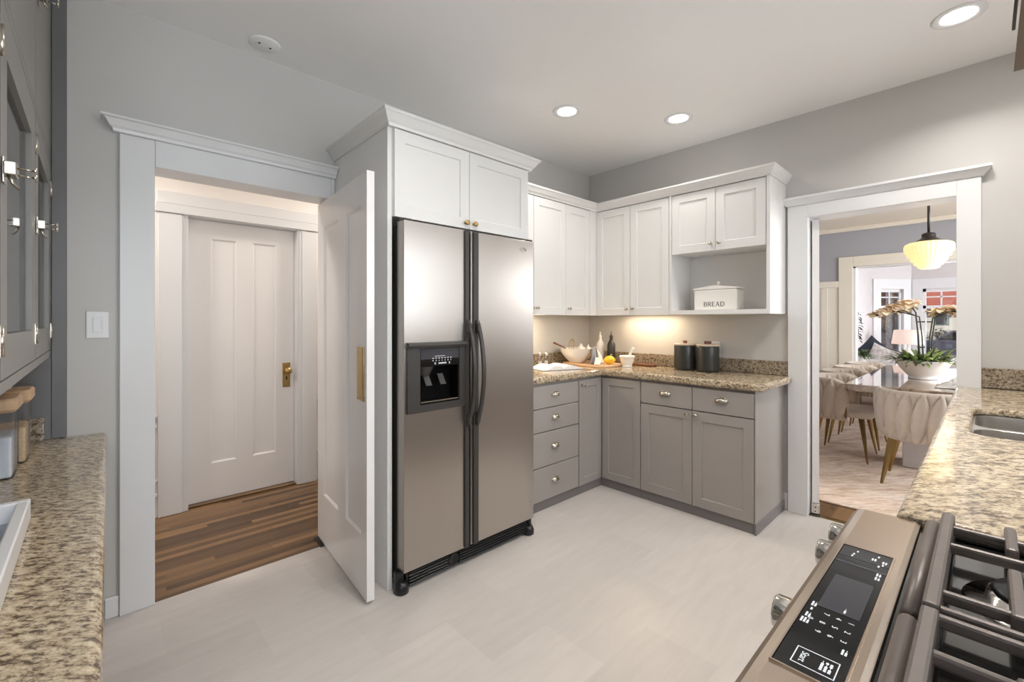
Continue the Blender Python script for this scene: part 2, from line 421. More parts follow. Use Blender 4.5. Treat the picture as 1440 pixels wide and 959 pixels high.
OA0, OA1, OAZ = .204, 1.015, 2.036     # hall doorway in the back wall
OB0, OB1, OBZ = .117, .826, 2.016      # dining doorway in the right wall
b = MB(); b.box(XL, OA0-.012, YA, YA+.13, 0, CZ); b.box(OA1+.012, XB, YA, YA+.13, 0, CZ); b.box(OA0-.012, OA1+.012, YA, YA+.13, OAZ+.012, CZ)
struct(b.build('wall_back', M['wall']))
b = MB(); b.box(XB, XB+.13, YD-.13, OB0-.012, 0, CZ); b.box(XB, XB+.13, OB1+.012, YA+.13, 0, CZ); b.box(XB, XB+.13, OB0-.012, OB1+.012, OBZ+.012, CZ)
struct(b.build('wall_right', M['wall']))
b = MB(); b.box(XL-.13, XL, YD-.13, YA+.13, 0, CZ); struct(b.build('wall_left', M['wall']))
WX0, WX1, WZ0, WZ1 = 1.25, 2.95, 1.18, 2.28
b = MB(); b.box(XL, -.40, YD-.13, YD, 0, CZ); b.box(-.40, .28, YD-.13, YD, 0, .95); b.box(-.40, .28, YD-.13, YD, 2.28, CZ); b.box(.28, WX0, YD-.13, YD, 0, CZ); b.box(WX1, XB, YD-.13, YD, 0, CZ); b.box(WX0, WX1, YD-.13, YD, 0, WZ0); b.box(WX0, WX1, YD-.13, YD, WZ1, CZ)
struct(b.build('wall_front', M['wall']))
# hall and dining and living walls
b = MB(); b.box(XL-.6, .462, 3.81, 3.94, 0, CZ); b.box(1.202, 2.6, 3.81, 3.94, 0, CZ); b.box(.462, 1.202, 3.81, 3.94, 2.062, CZ)
struct(b.build('wall_hall_back', M['hallwhite']))
b = MB(); b.box(XL-.73, XL-.6, YA, 3.94, 0, CZ); struct(b.build('wall_hall_left', M['hallwhite']))
b = MB(); b.box(2.6, 2.73, YA+.13, 3.94, 0, CZ); struct(b.build('wall_hall_right', M['hallwhite']))
DX, DO0, DO1, DOZ = 7.86, -.55, 1.30, 2.085
b = MB(); b.box(DX, DX+.13, -1.9, DO0, 0, 2.65); b.box(DX, DX+.13, DO1, 2.5, 0, 2.65); b.box(DX, DX+.13, DO0, DO1, DOZ, 2.65)
struct(b.build('wall_dining_far', M['bluegrey']))
b = MB(); b.box(XB+.13, 8.0, 2.5, 2.62, 0, 2.65); struct(b.build('wall_dining_left', M['bluegrey']))
b = MB(); b.box(XB+.13, 4.4, -1.9, -1.78, 0, 2.65); b.box(7.0, DX, -1.9, -1.78, 0, 2.65); b.box(4.4, 7.0, -1.9, -1.78, 0, .9); b.box(4.4, 7.0, -1.9, -1.78, 2.3, 2.65)
struct(b.build('wall_dining_right', M['bluegrey']))
b = MB(); b.box(7.99, 11.42, 1.6, 1.72, 0, 2.65); struct(b.build('wall_living_left', M['palewall']))
b = MB(); b.box(7.99, 8.7, -2.7, -2.58, 0, 2.65); b.box(11.3, 12.3, -2.7, -2.58, 0, 2.65); b.box(8.7, 11.3, -2.7, -2.58, 0, .9); b.box(8.7, 11.3, -2.7, -2.58, 2.3, 2.65)
struct(b.build('wall_living_right', M['palewall']))

# bay: angled left wall with window, centre wall with window
def wall_local(T, L, z1, openings, th=.12):
    m = MB(T); u = 0
    for (u0, u1, a, c) in openings:
        m.box(u, u0, 0, th, 0, z1); m.box(u0, u1, 0, th, 0, a); m.box(u0, u1, 0, th, c, z1); u = u1
    m.box(u, L, 0, th, 0, z1); return m
P0, P1 = Vector((11.40, 1.60, 0)), Vector((12.10, 1.05, 0))
def frameT(p, q):
    d = (q-p).normalized(); n = Vector((-d.y, d.x, 0))          # n points outdoors
    return lambda v: p + d*v.x + n*v.y + Vector((0, 0, v.z))
TB1 = frameT(P0, P1); L1 = (P1-P0).length
TB2 = frameT(P1, Vector((12.10, -1.6, 0)))
struct(wall_local(TB1, L1, 2.65, [(.20, .70, .55, 1.96)]).build('wall_bay_left', M['palewall']))
struct(wall_local(TB2, 2.65, 2.65, [(.17, 1.50, .55, 1.96)]).build('wall_bay_centre', M['palewall']))
def bay_window(n, T, u0, u1, z0, z1, cols):
    m = MB(T)
    m.box(u0-.16, u0, -.025, .0, 0, z1+.2); m.box(u1, u1+.16, -.025, .0, 0, z1+.2); m.box(u0, u1, -.025, 0, z1, z1+.2); m.box(u0, u1, -.05, 0, z0-.05, z0)
    w = m.build('window_%d' % n, M['white']); struct(w, 'white framed bay window with a grid of panes over one tall pane')
    f = MB(T); zm = z0+(z1-z0)*.74; s = .045
    f.box(u0, u0+s, .03, .08, z0, z1); f.box(u1-s, u1, .03, .08, z0, z1); f.box(u0, u1, .03, .08, z0, z0+.07); f.box(u0, u1, .03, .08, z1-.06, z1); f.box(u0, u1, .03, .08, zm-.03, zm+.03)
    f.box(u0, u1, .045, .07, zm+(z1-zm)*.52, zm+(z1-zm)*.52+.022)
    for i in range(1, cols):
        x = u0+(u1-u0)*i/cols; f.box(x-.012, x+.012, .045, .07, zm, z1)
    f.build('window_frame', M['white'], w)
    g = MB(T); g.box(u0, u1, .055, .06, z0, z1); g.build('window_glass', M['glass'], w)
bay_window(2, TB1, .20, .70, .55, 1.96, 2)
bay_window(3, TB2, .17, 1.50, .55, 1.96, 5)

# kitchen window over the sink (behind the viewer's right) and the dining side window, plus two added windows out of view
def flat_window(n, x0, x1, y, z0, z1, out):
    m = MB(); m.box(x0-.09, x0, y, y-.02*out, z0-.09, z1+.1); m.box(x1, x1+.09, y, y-.02*out, z0-.09, z1+.1); m.box(x0, x1, y, y-.02*out, z1, z1+.1); m.box(x0, x1, y, y-.05*out, z0-.05, z0)
    w = m.build('window_%d' % n, M['white']); struct(w, 'white framed double hung window')
    f = MB(); xm = (x0+x1)/2
    for a, c in ((x0, x0+.05), (x1-.05, x1), (xm-.03, xm+.03)): f.box(a, c, y+out*.04, y+out*.09, z0, z1)
    for a, c in ((z0, z0+.06), (z1-.05, z1), ((z0+z1)/2-.02, (z0+z1)/2+.02)): f.box(x0, x1, y+out*.045, y+out*.085, a, c)
    f.build('window_frame', M['white'], w)
    g = MB(); g.box(x0, x1, y+out*.06, y+out*.065, z0, z1); g.build('window_glass', M['glass'], w)
flat_window(1, WX0, WX1, YD, WZ0, WZ1, -1)
flat_window(6, -.40, .28, YD, .95, 2.28, -1)  # unseen window, added to let daylight onto the left side
flat_window(4, 4.4, 7.0, -1.78, .9, 2.3, -1)
flat_window(5, 8.7, 11.3, -2.58, .9, 2.3, -1)  # unseen living room window, added along with its fill light

# door casings
CROWN_A = [(0, 0), (.022, 0), (.024, .012), (.034, .02), (.050, .046), (.062, .05), (.062, .058), (0, .058)]
def casing(name, m): return struct(m.build(name, M['white']))
m = MB()
m.box(.08, OA0, YA-.02, YA, 0, 2.157, .002); m.box(OA1, 1.038, YA-.02, YA, 0, 2.157, .002); m.box(OA0+.001, OA1-.001, YA-.021, YA, OAZ, 2.157, .002)
m.box(OA0-.012, OA0, YA, YA+.15, 0, OAZ); m.box(OA1, OA1+.012, YA, YA+.15, 0, OAZ); m.box(OA0-.012, OA1+.012, YA, YA+.15, OAZ, OAZ+.012)
casing('trim_1', m)
m = MB(); m.sweep([(.08, YA), (.08, YA-.02), (1.038, YA-.02)], [(o, z+2.157) for o, z in CROWN_A]); casing('trim_2', m)
m = MB()
m.box(XB-.025, XB, OB1, .945, 0, 2.105, .002); m.box(XB-.025, XB, .021, OB0, 0, 2.105, .002); m.box(XB-.026, XB, OB0, OB1, OBZ, 2.105, .002)
m.box(XB, XB+.15, OB1, OB1+.012, 0, OBZ); m.box(XB, XB+.15, OB0-.012, OB0, 0, OBZ); m.box(XB, XB+.15, OB0-.012, OB1+.012, OBZ, OBZ+.012)
casing('trim_3', m)
CROWN_B = [(0, 0), (.006, 0), (.014, .010), (.034, .038), (.040, .040), (.040, .054), (0, .054)]
m = MB(); m.sweep([(XB, .945), (XB-.025, .945), (XB-.025, .021), (XB, .021)], [(o, z+2.105) for o, z in CROWN_B]); casing('trim_4', m)
m = MB()       # casing of the hall door
m.box(.308, .440, 3.785, 3.81, 0, 2.05, .003); m.box(.440, .452, 3.792, 3.81, 0, 2.05, .002); m.box(.452, .474, 3.80, 3.93, 0, 2.055)
m.box(1.19, 1.212, 3.80, 3.93, 0, 2.055); m.box(1.205, 1.222, 3.792, 3.81, 0, 2.05, .002); m.box(1.222, 1.34, 3.785, 3.81, 0, 2.05, .003)
m.box(.474, 1.19, 3.80, 3.93, 2.05, 2.07); m.box(.29, 1.36, 3.775, 3.81, 2.052, 2.112, .003); m.box(.30, 1.35, 3.785, 3.81, 2.115, 2.20, .003)
casing('trim_5', m)
m = MB()       # hall panel mouldings
for z in (.665, .60, .235, .14): m.box(-.9, .306, 3.79, 3.81, z, z+.022, .004)
for z in (.665, .60, .235, .14): m.box(1.342, 2.6, 3.79, 3.81, z, z+.022, .004)
m.box(.25, .285, 3.80, 3.81, .26, .59); casing('trim_6', m)
# dining: wainscot, cornice, casing of the wide opening
m = MB()
m.box(DX-.03, DX, DO1+.165, 2.5, 1.80, 1.89, .004); m.box(DX-.012, DX, DO1+.165, 2.5, 0, 1.80)
m.box(DX-.02, DX, 1.60, 1.68, .2, 1.80); m.box(DX-.02, DX, 2.2, 2.28, .2, 1.80); m.box(DX-.025, DX, DO1+.165, 2.5, 0, .2)
struct(m.build('trim_7', M['cream']))
m = MB(); m.box(DX-.03, DX, DO1, DO1+.165, 0, 2.23, .004); m.box(DX-.03, DX, DO0-.165, DO0, 0, 2.23, .004); m.box(DX-.031, DX, DO0, DO1, DOZ, 2.23, .004)
struct(m.build('trim_8', M['cream']))
m = MB(); m.box(DX-.01, DX+.15, DO1-.03, DO1-.001, 0, DOZ); m.box(DX-.01, DX+.15, DO0+.001, DO0+.03, 0, DOZ); m.box(DX-.01, DX+.15, DO0, DO1, DOZ-.02, DOZ-.001)
struct(m.build('trim_9', M['white']))
m = MB(); m.box(DX-.06, DX, -1.78, 2.5, 2.59, 2.65, .01); m.box(XB+.13, DX-.06, 2.44, 2.5, 2.59, 2.65, .01); struct(m.build('trim_10', M['cream']))
m = MB(); m.box(XL+.5, .079, YA-.012, YA, 0, .092, .004); struct(m.build('baseboard_back', M['white']))
m = MB(); m.box(XB-.012, XB, .9455, .976, 0, .12, .006); struct(m.build('baseboard_right', M['white']))
m = MB(); m.box(XB+.02, XB+.058, OB0, OB1, -.001, .006, .002); struct(m.build('trim_11', M['gold']))

# =================================================================== doors
def panel_door(m, w, h, t, panels, rec=.010, mold=.012, T=None):
    # door slab in local u (0..w), d (0..t, front = t), z; panels = [(u0,u1,z0,z1)], equal z range
    z0, z1 = panels[0][2], panels[0][3]
    us = [0]+[x for p in panels for x in (p[0], p[1])]+[w]
    for i in range(0, len(us), 2): m.box(us[i], us[i+1], 0, t, z0, z1, T=T)
    m.box(0, w, 0, t, 0, z0, T=T); m.box(0, w, 0, t, z1, h, T=T)
    for (a, c, p, q) in panels:
        m.box(a, c, rec, t-rec, p, q, T=T)
        for side in (0, 1):
            f = t if side else 0; r = t-rec if side else rec; s = mold
            A = [(a, f, p), (c, f, p), (c, f, q), (a, f, q)]; B = [(a+s, r, p+s), (c-s, r, p+s), (c-s, r, q-s), (a+s, r, q-s)]
            e = .0006 if side else -.0006
            B = [(x, y+e, z) for x, y, z in B]
            m.add(A+B, [(i, (i+1) % 4, 4+(i+1) % 4, 4+i) for i in range(4)], T=T)
# hall door, closed
d1 = thing('door_1', 'closed white two panel door at the back of the hall', 'door', (.832, 3.88, 0)); struct(d1)
m = MB(lambda v: Vector((.4765+v.x, 3.92-v.y, .012+v.z)))
panel_door(m, .711, 2.035, .04, [(.143, .306, .265, 1.908), (.414, .578, .265, 1.908)])
m.build('door_panel', M['door'], d1)
m = MB(); m.box(1.102, 1.160, 3.874, 3.880, .785, .982, .004, seg=2)
for z in (.80, .967): m.lathe([(0, 0), (.004, .001), (0, .003)], (0, 0, 0), 8, T=Matrix.Translation((1.131, 3.874, z)) @ Matrix.Rotation(PI/2, 4, 'X'))
m.box(1.127, 1.135, 3.872, 3.875, .845, .87, mat=1)
pl = m.build('lock_plate', [M['brass'], M['deepblack']], d1)
m = MB(); m.lathe([(.014, 0), (.014, .006), (.010, .010), (.010, .03), (.022, .038), (.028, .052), (.024, .062), (0, .066)], T=Matrix.Translation((1.131, 3.874, .918)) @ Matrix.Rotation(PI/2, 4, 'X'), seg=20)
m.build('knob', M['brass'], pl)
m = MB(); m.box(.476, 1.188, 3.83, 3.93, .0, .010, .004); struct(m.build('trim_12', M['oak']))
# double-acting kitchen door, standing open into the kitchen
ang = math.atan2(-.9965, -.084)
d2 = thing('door_2', 'white two panel swing door standing open beside the refrigerator', 'door', (.9865, 2.772, 0)); struct(d2)
R2 = Matrix.Translation((.9865, 2.772, 0)) @ Matrix.Rotation(ang, 4, 'Z')
m = MB(R2 @ Matrix.Translation((0, 0, .016)) @ Matrix.Scale(-1, 4, (0, 1, 0)) @ Matrix.Translation((0, -.036, 0)))
panel_door(m, .812, 2.002, .036, [(.118, .385, .285, 1.85), (.514, .738, .285, 1.85)])
m.build('door_panel', M['door'], d2)
TT = R2 @ Matrix.Scale(-1, 4, (0, 1, 0))
m = MB(TT); m.box(.693, .782, -.0001, .005, .94, 1.196, .003, seg=2); m.box(.703, .772, .004, .0065, .952, 1.184, .002)
for u in (.70, .775):
    for z in (.948, 1.188): m.lathe([(0, .002), (.0035, .001), (.0035, 0)], T=Matrix.Translation((u, .005, z)) @ Matrix.Rotation(-PI/2, 4, 'X'), seg=8)
m.build('push_plate', M['brass'], d2)
def floor_hinge(name, T, par, shoe=M['black']):
    m = MB(T); m.box(-.05, .09, -.018, .055, 0, .007, .002); m.box(-.02, .10, -.004, .041, .007, .02, .003); m.lathe([(.014, 0), (.014, .03), (.010, .04), (0, .041)], (.02, .018, .005), 14)
    return m.build(name, shoe, par)
floor_hinge('floor_hinge', R2 @ Matrix.Scale(-1, 4, (0, 1, 0)) @ Matrix.Translation((.03, -.036, 0)), d2, M['darkbronze'])
# double-acting dining door, swung away into the dining room: its edge shows beside the jamb
a3 = math.radians(14.2)
d3 = thing('door_3', 'white swing door open into the dining room, seen edge on', 'door', (3.60, .80, 0)); struct(d3)
R3 = Matrix.Translation((3.575, .776, 0)) @ Matrix.Rotation(a3, 4, 'Z')
m = MB(R3 @ Matrix.Translation((0, 0, .02)))
panel_door(m, .70, 1.985, .040, [(.11, .33, .3, 1.83), (.43, .60, .3, 1.83)])
m.build('door_panel', M['door'], d3)
m = MB(R3 @ Matrix.Translation((0, 0, .001)))
m.box(-.03, .07, -.006, .062, 0, .008, .002, mat=1); m.box(-.007, .05, -.004, .046, .008, .085, .006, seg=2)
m.box(-.010, -.006, .006, .036, .012, .075, .002, mat=0)
for z in (.03, .055): m.lathe([(0, .003), (.004, .002), (.004, 0)], T=Matrix.Translation((-.010, .021, z)) @ Matrix.Rotation(-PI/2, 4, 'Y'), seg=8, mat=1)
m.build('floor_hinge', [M['chrome'], M['darkbronze']], d3, 'nickel floor hinge shoe')

# =================================================================== cabinetry helpers
def FA(Yf): return lambda v: Vector((v.x, Yf-v.y, v.z))       # fronts facing -Y; u = X
def FB(Xf): return lambda v: Vector((Xf-v.y, v.x, v.z))       # fronts facing -X; u = Y
def FH(Xf): return lambda v: Vector((Xf+v.y, v.x, v.z))       # fronts facing +X; u = Y
def shaker(T, u0, u1, z0, z1, t=.02, fr=.058, rec=.007, bev=.004):
    m = MB(T); a, c, p, q = u0+fr, u1-fr, z0+fr, z1-fr; e = bev
    V = [(u0, t, z0), (u1, t, z0), (u1, t, z1), (u0, t, z1), (a, t, p), (c, t, p), (c, t, q), (a, t, q),
         (a+e, t-rec, p+e), (c-e, t-rec, p+e), (c-e, t-rec, q-e), (a+e, t-rec, q-e), (u0, 0, z0), (u1, 0, z0), (u1, 0, z1), (u0, 0, z1)]
    F = []
    for i in range(4):
        j = (i+1) % 4; F += [(i, j, 4+j, 4+i), (4+i, 4+j, 8+j, 8+i), (i, 12+i, 12+j, j)]
    F += [(8, 9, 10, 11), (15, 14, 13, 12)]
    return m.add(V, F)
def slab(T, u0, u1, z0, z1, t=.02):
    m = MB(T); m.box(u0, u1, 0, t, z0, z1, .0025); return m
def knob(T, u, d, z, par, r=.015, mtl='nickel'):
    m = MB(lambda v: T(Vector((u+v.x, d+v.z, z+v.y))))
    m.lathe([(0, 0), (.008, 0), (.0065, .004), (.005, .012), (r*.75, .017), (r, .022), (r*.96, .026), (r*.6, .030), (0, .031)], seg=18)
    return m.build('knob', M[mtl], par)
def cup_pull(T, u, d, z, par, w=.038, h=.024, dep=.024):
    # half-dome bin pull: open underneath
    vs = []; fs = []; NU, NV = 16, 7
    for j in range(NV+1):
        ph = PI/2*j/NV
        for i in range(NU+1):
            th = PI*i/NU
            vs.append((u+w*math.cos(th)*(1-.06*j/NV), d+dep*math.sin(th)*math.sin(ph)+.001, z-h*.35+h*math.cos(ph)*(.35+.65*math.sin(th))))
    k = NU+1
    for j in range(NV):
        for i in range(NU): fs.append((j*k+i, j*k+i+1, (j+1)*k+i+1, (j+1)*k+i))
    m = MB(T); m.add(vs, fs, 0, True)
    n = len(vs)
    m.tube([(u-w, d+.002, z-h*.35), (u-w*.8, d+.004, z+h*.45), (u, d+.005, z+h*.68), (u+w*.8, d+.004, z+h*.45), (u+w, d+.002, z-h*.35)], .0028, 8)
    m.tube([(u+w*math.cos(PI*i/16)*.94, d+.002+dep*math.sin(PI*i/16), z-h*.35) for i in range(17)], .0022, 8)
    o = m.build('cup_pull', M['nickel'], par)
    md = o.modifiers.new('Solidify', 'SOLIDIFY'); md.thickness = .0018
    return o

# ------------------------------------------------------------------- base cabinets
G = 'taupe base cabinets'
YF, XF = 2.126, 2.975          # carcass fronts (door faces sit 20 mm proud)
c = thing('base_cabinet', 'taupe base cabinet with four drawers next to the refrigerator', 'cabinet', (2.34, 2.39, 0), G)
m = MB(); m.box(2.02, 2.666, YF, YA-.002, .066, .884); m.build('carcass', M['taupe'], c)
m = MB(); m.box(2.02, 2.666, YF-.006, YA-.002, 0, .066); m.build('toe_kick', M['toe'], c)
for z0, z1 in ((.712, .868), (.547, .706), (.305, .541), (.070, .299)):
    d = slab(FA(YF), 2.024, 2.662, z0, z1).build('drawer', M['taupe'], c); cup_pull(FA(YF), 2.395, .02, (z0+z1)/2+.012, d)
c = thing('base_cabinet', 'taupe corner base cabinet with two narrow tall doors meeting in the inner corner', 'cabinet', (3.1, 2.3, 0), G)
m = MB(); m.prism([(2.668, YF), (XF, YF), (XF, 1.760), (XB-.002, 1.760), (XB-.002, YA-.002), (2.668, YA-.002)], 'z', .066, .884); m.build('carcass', M['taupe'], c)
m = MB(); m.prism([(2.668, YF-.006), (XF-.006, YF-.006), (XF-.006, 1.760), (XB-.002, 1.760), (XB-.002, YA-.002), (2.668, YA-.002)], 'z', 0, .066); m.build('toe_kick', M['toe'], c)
d = shaker(FA(YF), 2.670, 2.950, .070, .868, fr=.052).build('door', M['taupe'], c); knob(FA(YF), 2.700, .02, .835, d)
shaker(FB(XF), 1.762, 2.100, .070, .868, fr=.055).build('door', M['taupe'], c)
c = thing('base_cabinet', 'taupe two door base cabinet with two drawers, at the dining doorway end', 'cabinet', (3.24, 1.37, 0), G)
m = MB(); m.box(XF, XB-.002, .976, 1.758, .066, .884); m.build('carcass', M['taupe'], c)
m = MB(); m.box(XF-.02, XB-.014, .970, .9758, .0, .884, .001); m.build('end_panel', M['taupe'], c)
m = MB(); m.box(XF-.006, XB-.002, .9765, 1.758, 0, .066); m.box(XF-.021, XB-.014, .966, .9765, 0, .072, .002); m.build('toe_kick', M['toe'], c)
for u0, u1, ku in ((1.370, 1.756, 1.400), (.979, 1.366, 1.336)):
    d = slab(FB(XF), u0, u1, .715, .868).build('drawer', M['taupe'], c); cup_pull(FB(XF), (u0+u1)/2, .02, .806, d, .042)
    d = shaker(FB(XF), u0, u1, .070, .709, fr=.062).build('door', M['taupe'], c); knob(FB(XF), ku, .02, .682, d)

# granite L worktop + upstands
def rounded(poly, r, corner, n=6):
    out = []
    for i, p in enumerate(poly):
        if i not in corner: out.append(p); continue
        a, p0, b_ = Vector(poly[i-1]), Vector(p), Vector(poly[(i+1) % len(poly)])
        s, t = p0+(a-p0).normalized()*r, p0+(b_-p0).normalized()*r
        for k in range(n+1):
            w = k/n; q = s*(1-w)**2+p0*2*w*(1-w)+t*w*w; out.append((q.x, q.y))
    return out
m = MB(); pl = rounded([(2.018, 2.082), (2.932, 2.082), (2.932, .918), (3.496, .918), (3.496, .949), (XB-.002, .949), (XB-.002, YA-.002), (2.018, YA-.002)], .05, (2,))
m.poly_holes(pl, [], .886, .935, .016)
tag(m.build('countertop', M['granite']), 'cream and brown granite L shaped countertop on the taupe cabinets', 'countertop')
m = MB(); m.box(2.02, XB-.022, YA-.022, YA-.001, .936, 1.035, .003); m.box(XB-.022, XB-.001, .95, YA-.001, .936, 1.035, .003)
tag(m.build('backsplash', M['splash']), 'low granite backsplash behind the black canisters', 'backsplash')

# ------------------------------------------------------------------- refrigerator surround
c = thing('refrigerator_cabinet', 'tall white cabinet with two doors enclosing and topping the refrigerator', 'cabinet', (1.53, 2.33, 0))
m = MB(); m.box(1.0415, 1.066, 2.0, YA-.002, 0, 2.268, .001); m.build('side_panel', M['cabwhite'], c)
m = MB(); m.box(1.994, 2.0145, 2.0, YA-.002, 0, 2.268, .001); m.build('side_panel', M['cabwhite'], c)
m = MB(); m.box(1.067, 1.993, 2.0, YA-.002, 1.835, 2.268); m.build('carcass', M['cabwhite'], c)
for u0, u1, ku in ((1.070, 1.527, 1.500), (1.531, 1.990, 1.558)):
    d = shaker(FA(2.0), u0, u1, 1.832, 2.262).build('door', M['cabwhite'], c); knob(FA(2.0), ku, .02, 1.862, d, mtl='brass')
CROWN = [(0, 0), (.006, 0), (.010, .012), (.020, .022), (.040, .050), (.048, .056), (.048, .068), (0, .068)]
m = MB(); m.sweep([(1.041, YA-.002), (1.041, 1.98), (2.0145, 1.98), (2.0145, 2.286)], [(o, z+2.268) for o, z in CROWN]); m.box(1.042, 2.014, 1.981, YA-.002, 2.268, 2.30)
m.build('crown_molding', M['cabwhite'], c)

# ------------------------------------------------------------------- wall cabinets
G = 'white wall cabinets'
ZU0, ZU1 = 1.366, 2.268
c = thing('wall_cabinet', 'white two door wall cabinet partly hidden by the refrigerator', 'cabinet', (2.4, 2.5, ZU0), G)
m = MB(); m.box(2.02, 2.787, 2.355, YA-.002, ZU0+.022, ZU1); m.build('carcass', M['cabwhite'], c)
for u0, u1, ku in ((2.022, 2.412, 2.388), (2.416, 2.786, 2.442)):
    d = shaker(FA(2.355), u0, u1, ZU0, ZU1-.006).build('door', M['cabwhite'], c); knob(FA(2.355), ku, .02, ZU0+.052, d, .013)
c = thing('wall_cabinet', 'white wall cabinet in the corner, with one narrow door', 'cabinet', (3.1, 2.5, ZU0), G)
m = MB(); m.box(2.789, XB-.002, 2.355, YA-.002, ZU0+.002, ZU1); m.build('carcass', M['cabwhite'], c)
d = shaker(FA(2.355), 2.790, 3.10, ZU0, ZU1-.006).build('door', M['cabwhite'], c); knob(FA(2.355), 2.818, .02, ZU0+.052, d, .013)
m = MB(FA(2.355)); m.box(3.103, 3.219, 0, .02, ZU0, ZU1); m.build('filler_strip', M['cabwhite'], c)
c = thing('wall_cabinet', 'white two door wall cabinet above the mortar and bottles', 'cabinet', (3.36, 2.0, ZU0), G)
m = MB(); m.box(3.22, XB-.002, 1.662, 2.353, ZU0+.022, ZU1); m.box(3.22, 3.24, 1.662, 2.353, ZU0, ZU0+.03); m.build('carcass', M['cabwhite'], c)
for u0, u1, ku in ((2.002, 2.332, 2.030), (1.664, 1.998, 1.970)):
    d = shaker(FB(3.22), u0, u1, ZU0, ZU1-.006).build('door', M['cabwhite'], c); knob(FB(3.22), ku, .02, ZU0+.052, d, .013)
c = thing('wall_cabinet', 'white wall cabinet with two short doors over an open bread box niche', 'cabinet', (3.36, 1.31, ZU0), G)
m = MB(); m.box(3.222, XB-.002, .988, 1.640, 1.824, ZU1); m.build('carcass', M['cabwhite'], c)
m = MB(); m.box(3.2, XB-.002, .963, .986, ZU0, ZU1, .001); m.build('side_panel', M['cabwhite'], c)
m = MB(); m.box(3.2, XB-.002, 1.642, 1.660, ZU0, ZU1, .001); m.build('side_panel', M['cabwhite'], c)
m = MB(); m.box(3.2, XB-.002, .987, 1.641, ZU0, 1.397, .001); m.build('shelf', M['cabwhite'], c)
m = MB(); m.box(XB-.016, XB-.003, .987, 1.641, 1.398, 1.823); m.build('back_panel', M['cabwhite'], c)
for u0, u1, ku in ((1.316, 1.638, 1.343), (.990, 1.312, 1.285)):
    d = shaker(FB(3.222), u0, u1, 1.820, ZU1-.006).build('door', M['cabwhite'], c); knob(FB(3.222), ku, .02, 1.868, d, .013)
m = MB(); m.sweep([(2.017, 2.335), (3.2, 2.335), (3.2, .963), (XB-.001, .963)], [(o, z+ZU1+.001) for o, z in [(0, 0), (.004, 0), (.008, .010), (.018, .020), (.034, .048), (.040, .052), (.040, .064), (0, .064)]])
m.box(2.02, 3.2, 2.336, 2.40, ZU1+.001, ZU1+.03); m.box(3.201, 3.26, .964, 2.336, ZU1+.001, ZU1+.03)
tag(m.build('crown_molding', M['cabwhite']), 'white crown molding running round the tops of the wall cabinets', 'molding')
# under-cabinet lights
def undercab(x0, x1, y0, y1, lab, k=1.0):
    c = thing('undercabinet_light', lab, 'light', ((x0+x1)/2, (y0+y1)/2, ZU0+.01), 'under cabinet strip lights')
    m = MB(); m.box(x0, x1, y0, y1, ZU0+.008, ZU0+.021, .003); m.build('housing', M['cabwhite'], c)
    m = MB(); m.box(x0+.012, x1-.012, y0+.012, y1-.012, ZU0+.003, ZU0+.008, .001); m.build('lens', M['warmlens'], c)
    g = area('undercabinet_glow', ((x0+x1)/2, (y0+y1)/2, ZU0-.002), ((x0+x1)/2, (y0+y1)/2, 0), (x1-x0)*.9, (y1-y0)*.9, UNDERCAB_W*k, (1, .78, .52)); g.rotation_euler = (0, 0, 0)
undercab(3.375, 3.435, 1.72, 2.24, 'warm strip light under the wall cabinet over the mortar', .62)
undercab(2.20, 2.75, 2.49, 2.55, 'warm strip light under the wall cabinet next to the refrigerator', .85)

# =================================================================== refrigerator
fr = thing('refrigerator', 'stainless steel side by side refrigerator with ice and water dispenser', 'refrigerator', (1.53, 2.3, 0))
m = MB(); m.box(1.088, 1.976, 2.0, YA-.03, .03, 1.79, .004); m.build('body', M['charcoal'], fr)
m = MB(); m.box(1.088, 1.975, 1.988, 1.9995, .10, 1.79); m.build('gasket', M['deepblack'], fr)
FY = 1.915
TF = FA(FY)
FZ0, FZ1 = .104, 1.806
ld = MB()
hx0, hx1, hz0, hz1 = 1.165, 1.402, .905, 1.092
for a, c_, p, q in ((1.084, hx0, FZ0, FZ1), (hx1, 1.474, FZ0, FZ1), (hx0, hx1, FZ0, hz0), (hx0, hx1, hz1, FZ1)):
    ld.box(a, c_, FY, FY+.072, p, q)
left = ld.build('left_door', M['steel'], fr)
m = MB(); m.box(1.488, 1.977, FY, FY+.072, FZ0, FZ1, .004, seg=2); right = m.build('right_door', M['steel'], fr)
for par, x0, x1 in ((left, 1.443, 1.470), (right, 1.500, 1.535)):
    m = MB(); m.box(x0, x1, FY-.012, FY+.001, FZ0+.002, FZ1-.002, .004, seg=2); tr = m.build('trim_strip', M['charcoal'], par)
    pts = []; xc = (x0+x1)/2
    for i in range(25):
        t = i/24; z = .76+.56*t; bow = math.sin(PI*t)**.8
        pts.append((xc+.004, FY-.014-.058*bow, z))
    m = MB(); m.tube(pts, .013, 10, flat=(1.0, .75))
    for z in (.80, 1.28): m.box(xc-.010, xc+.010, FY-.040, FY-.010, z-.028, z+.028, .006, seg=2)
    m.build('handle', M['charcoal'], tr)
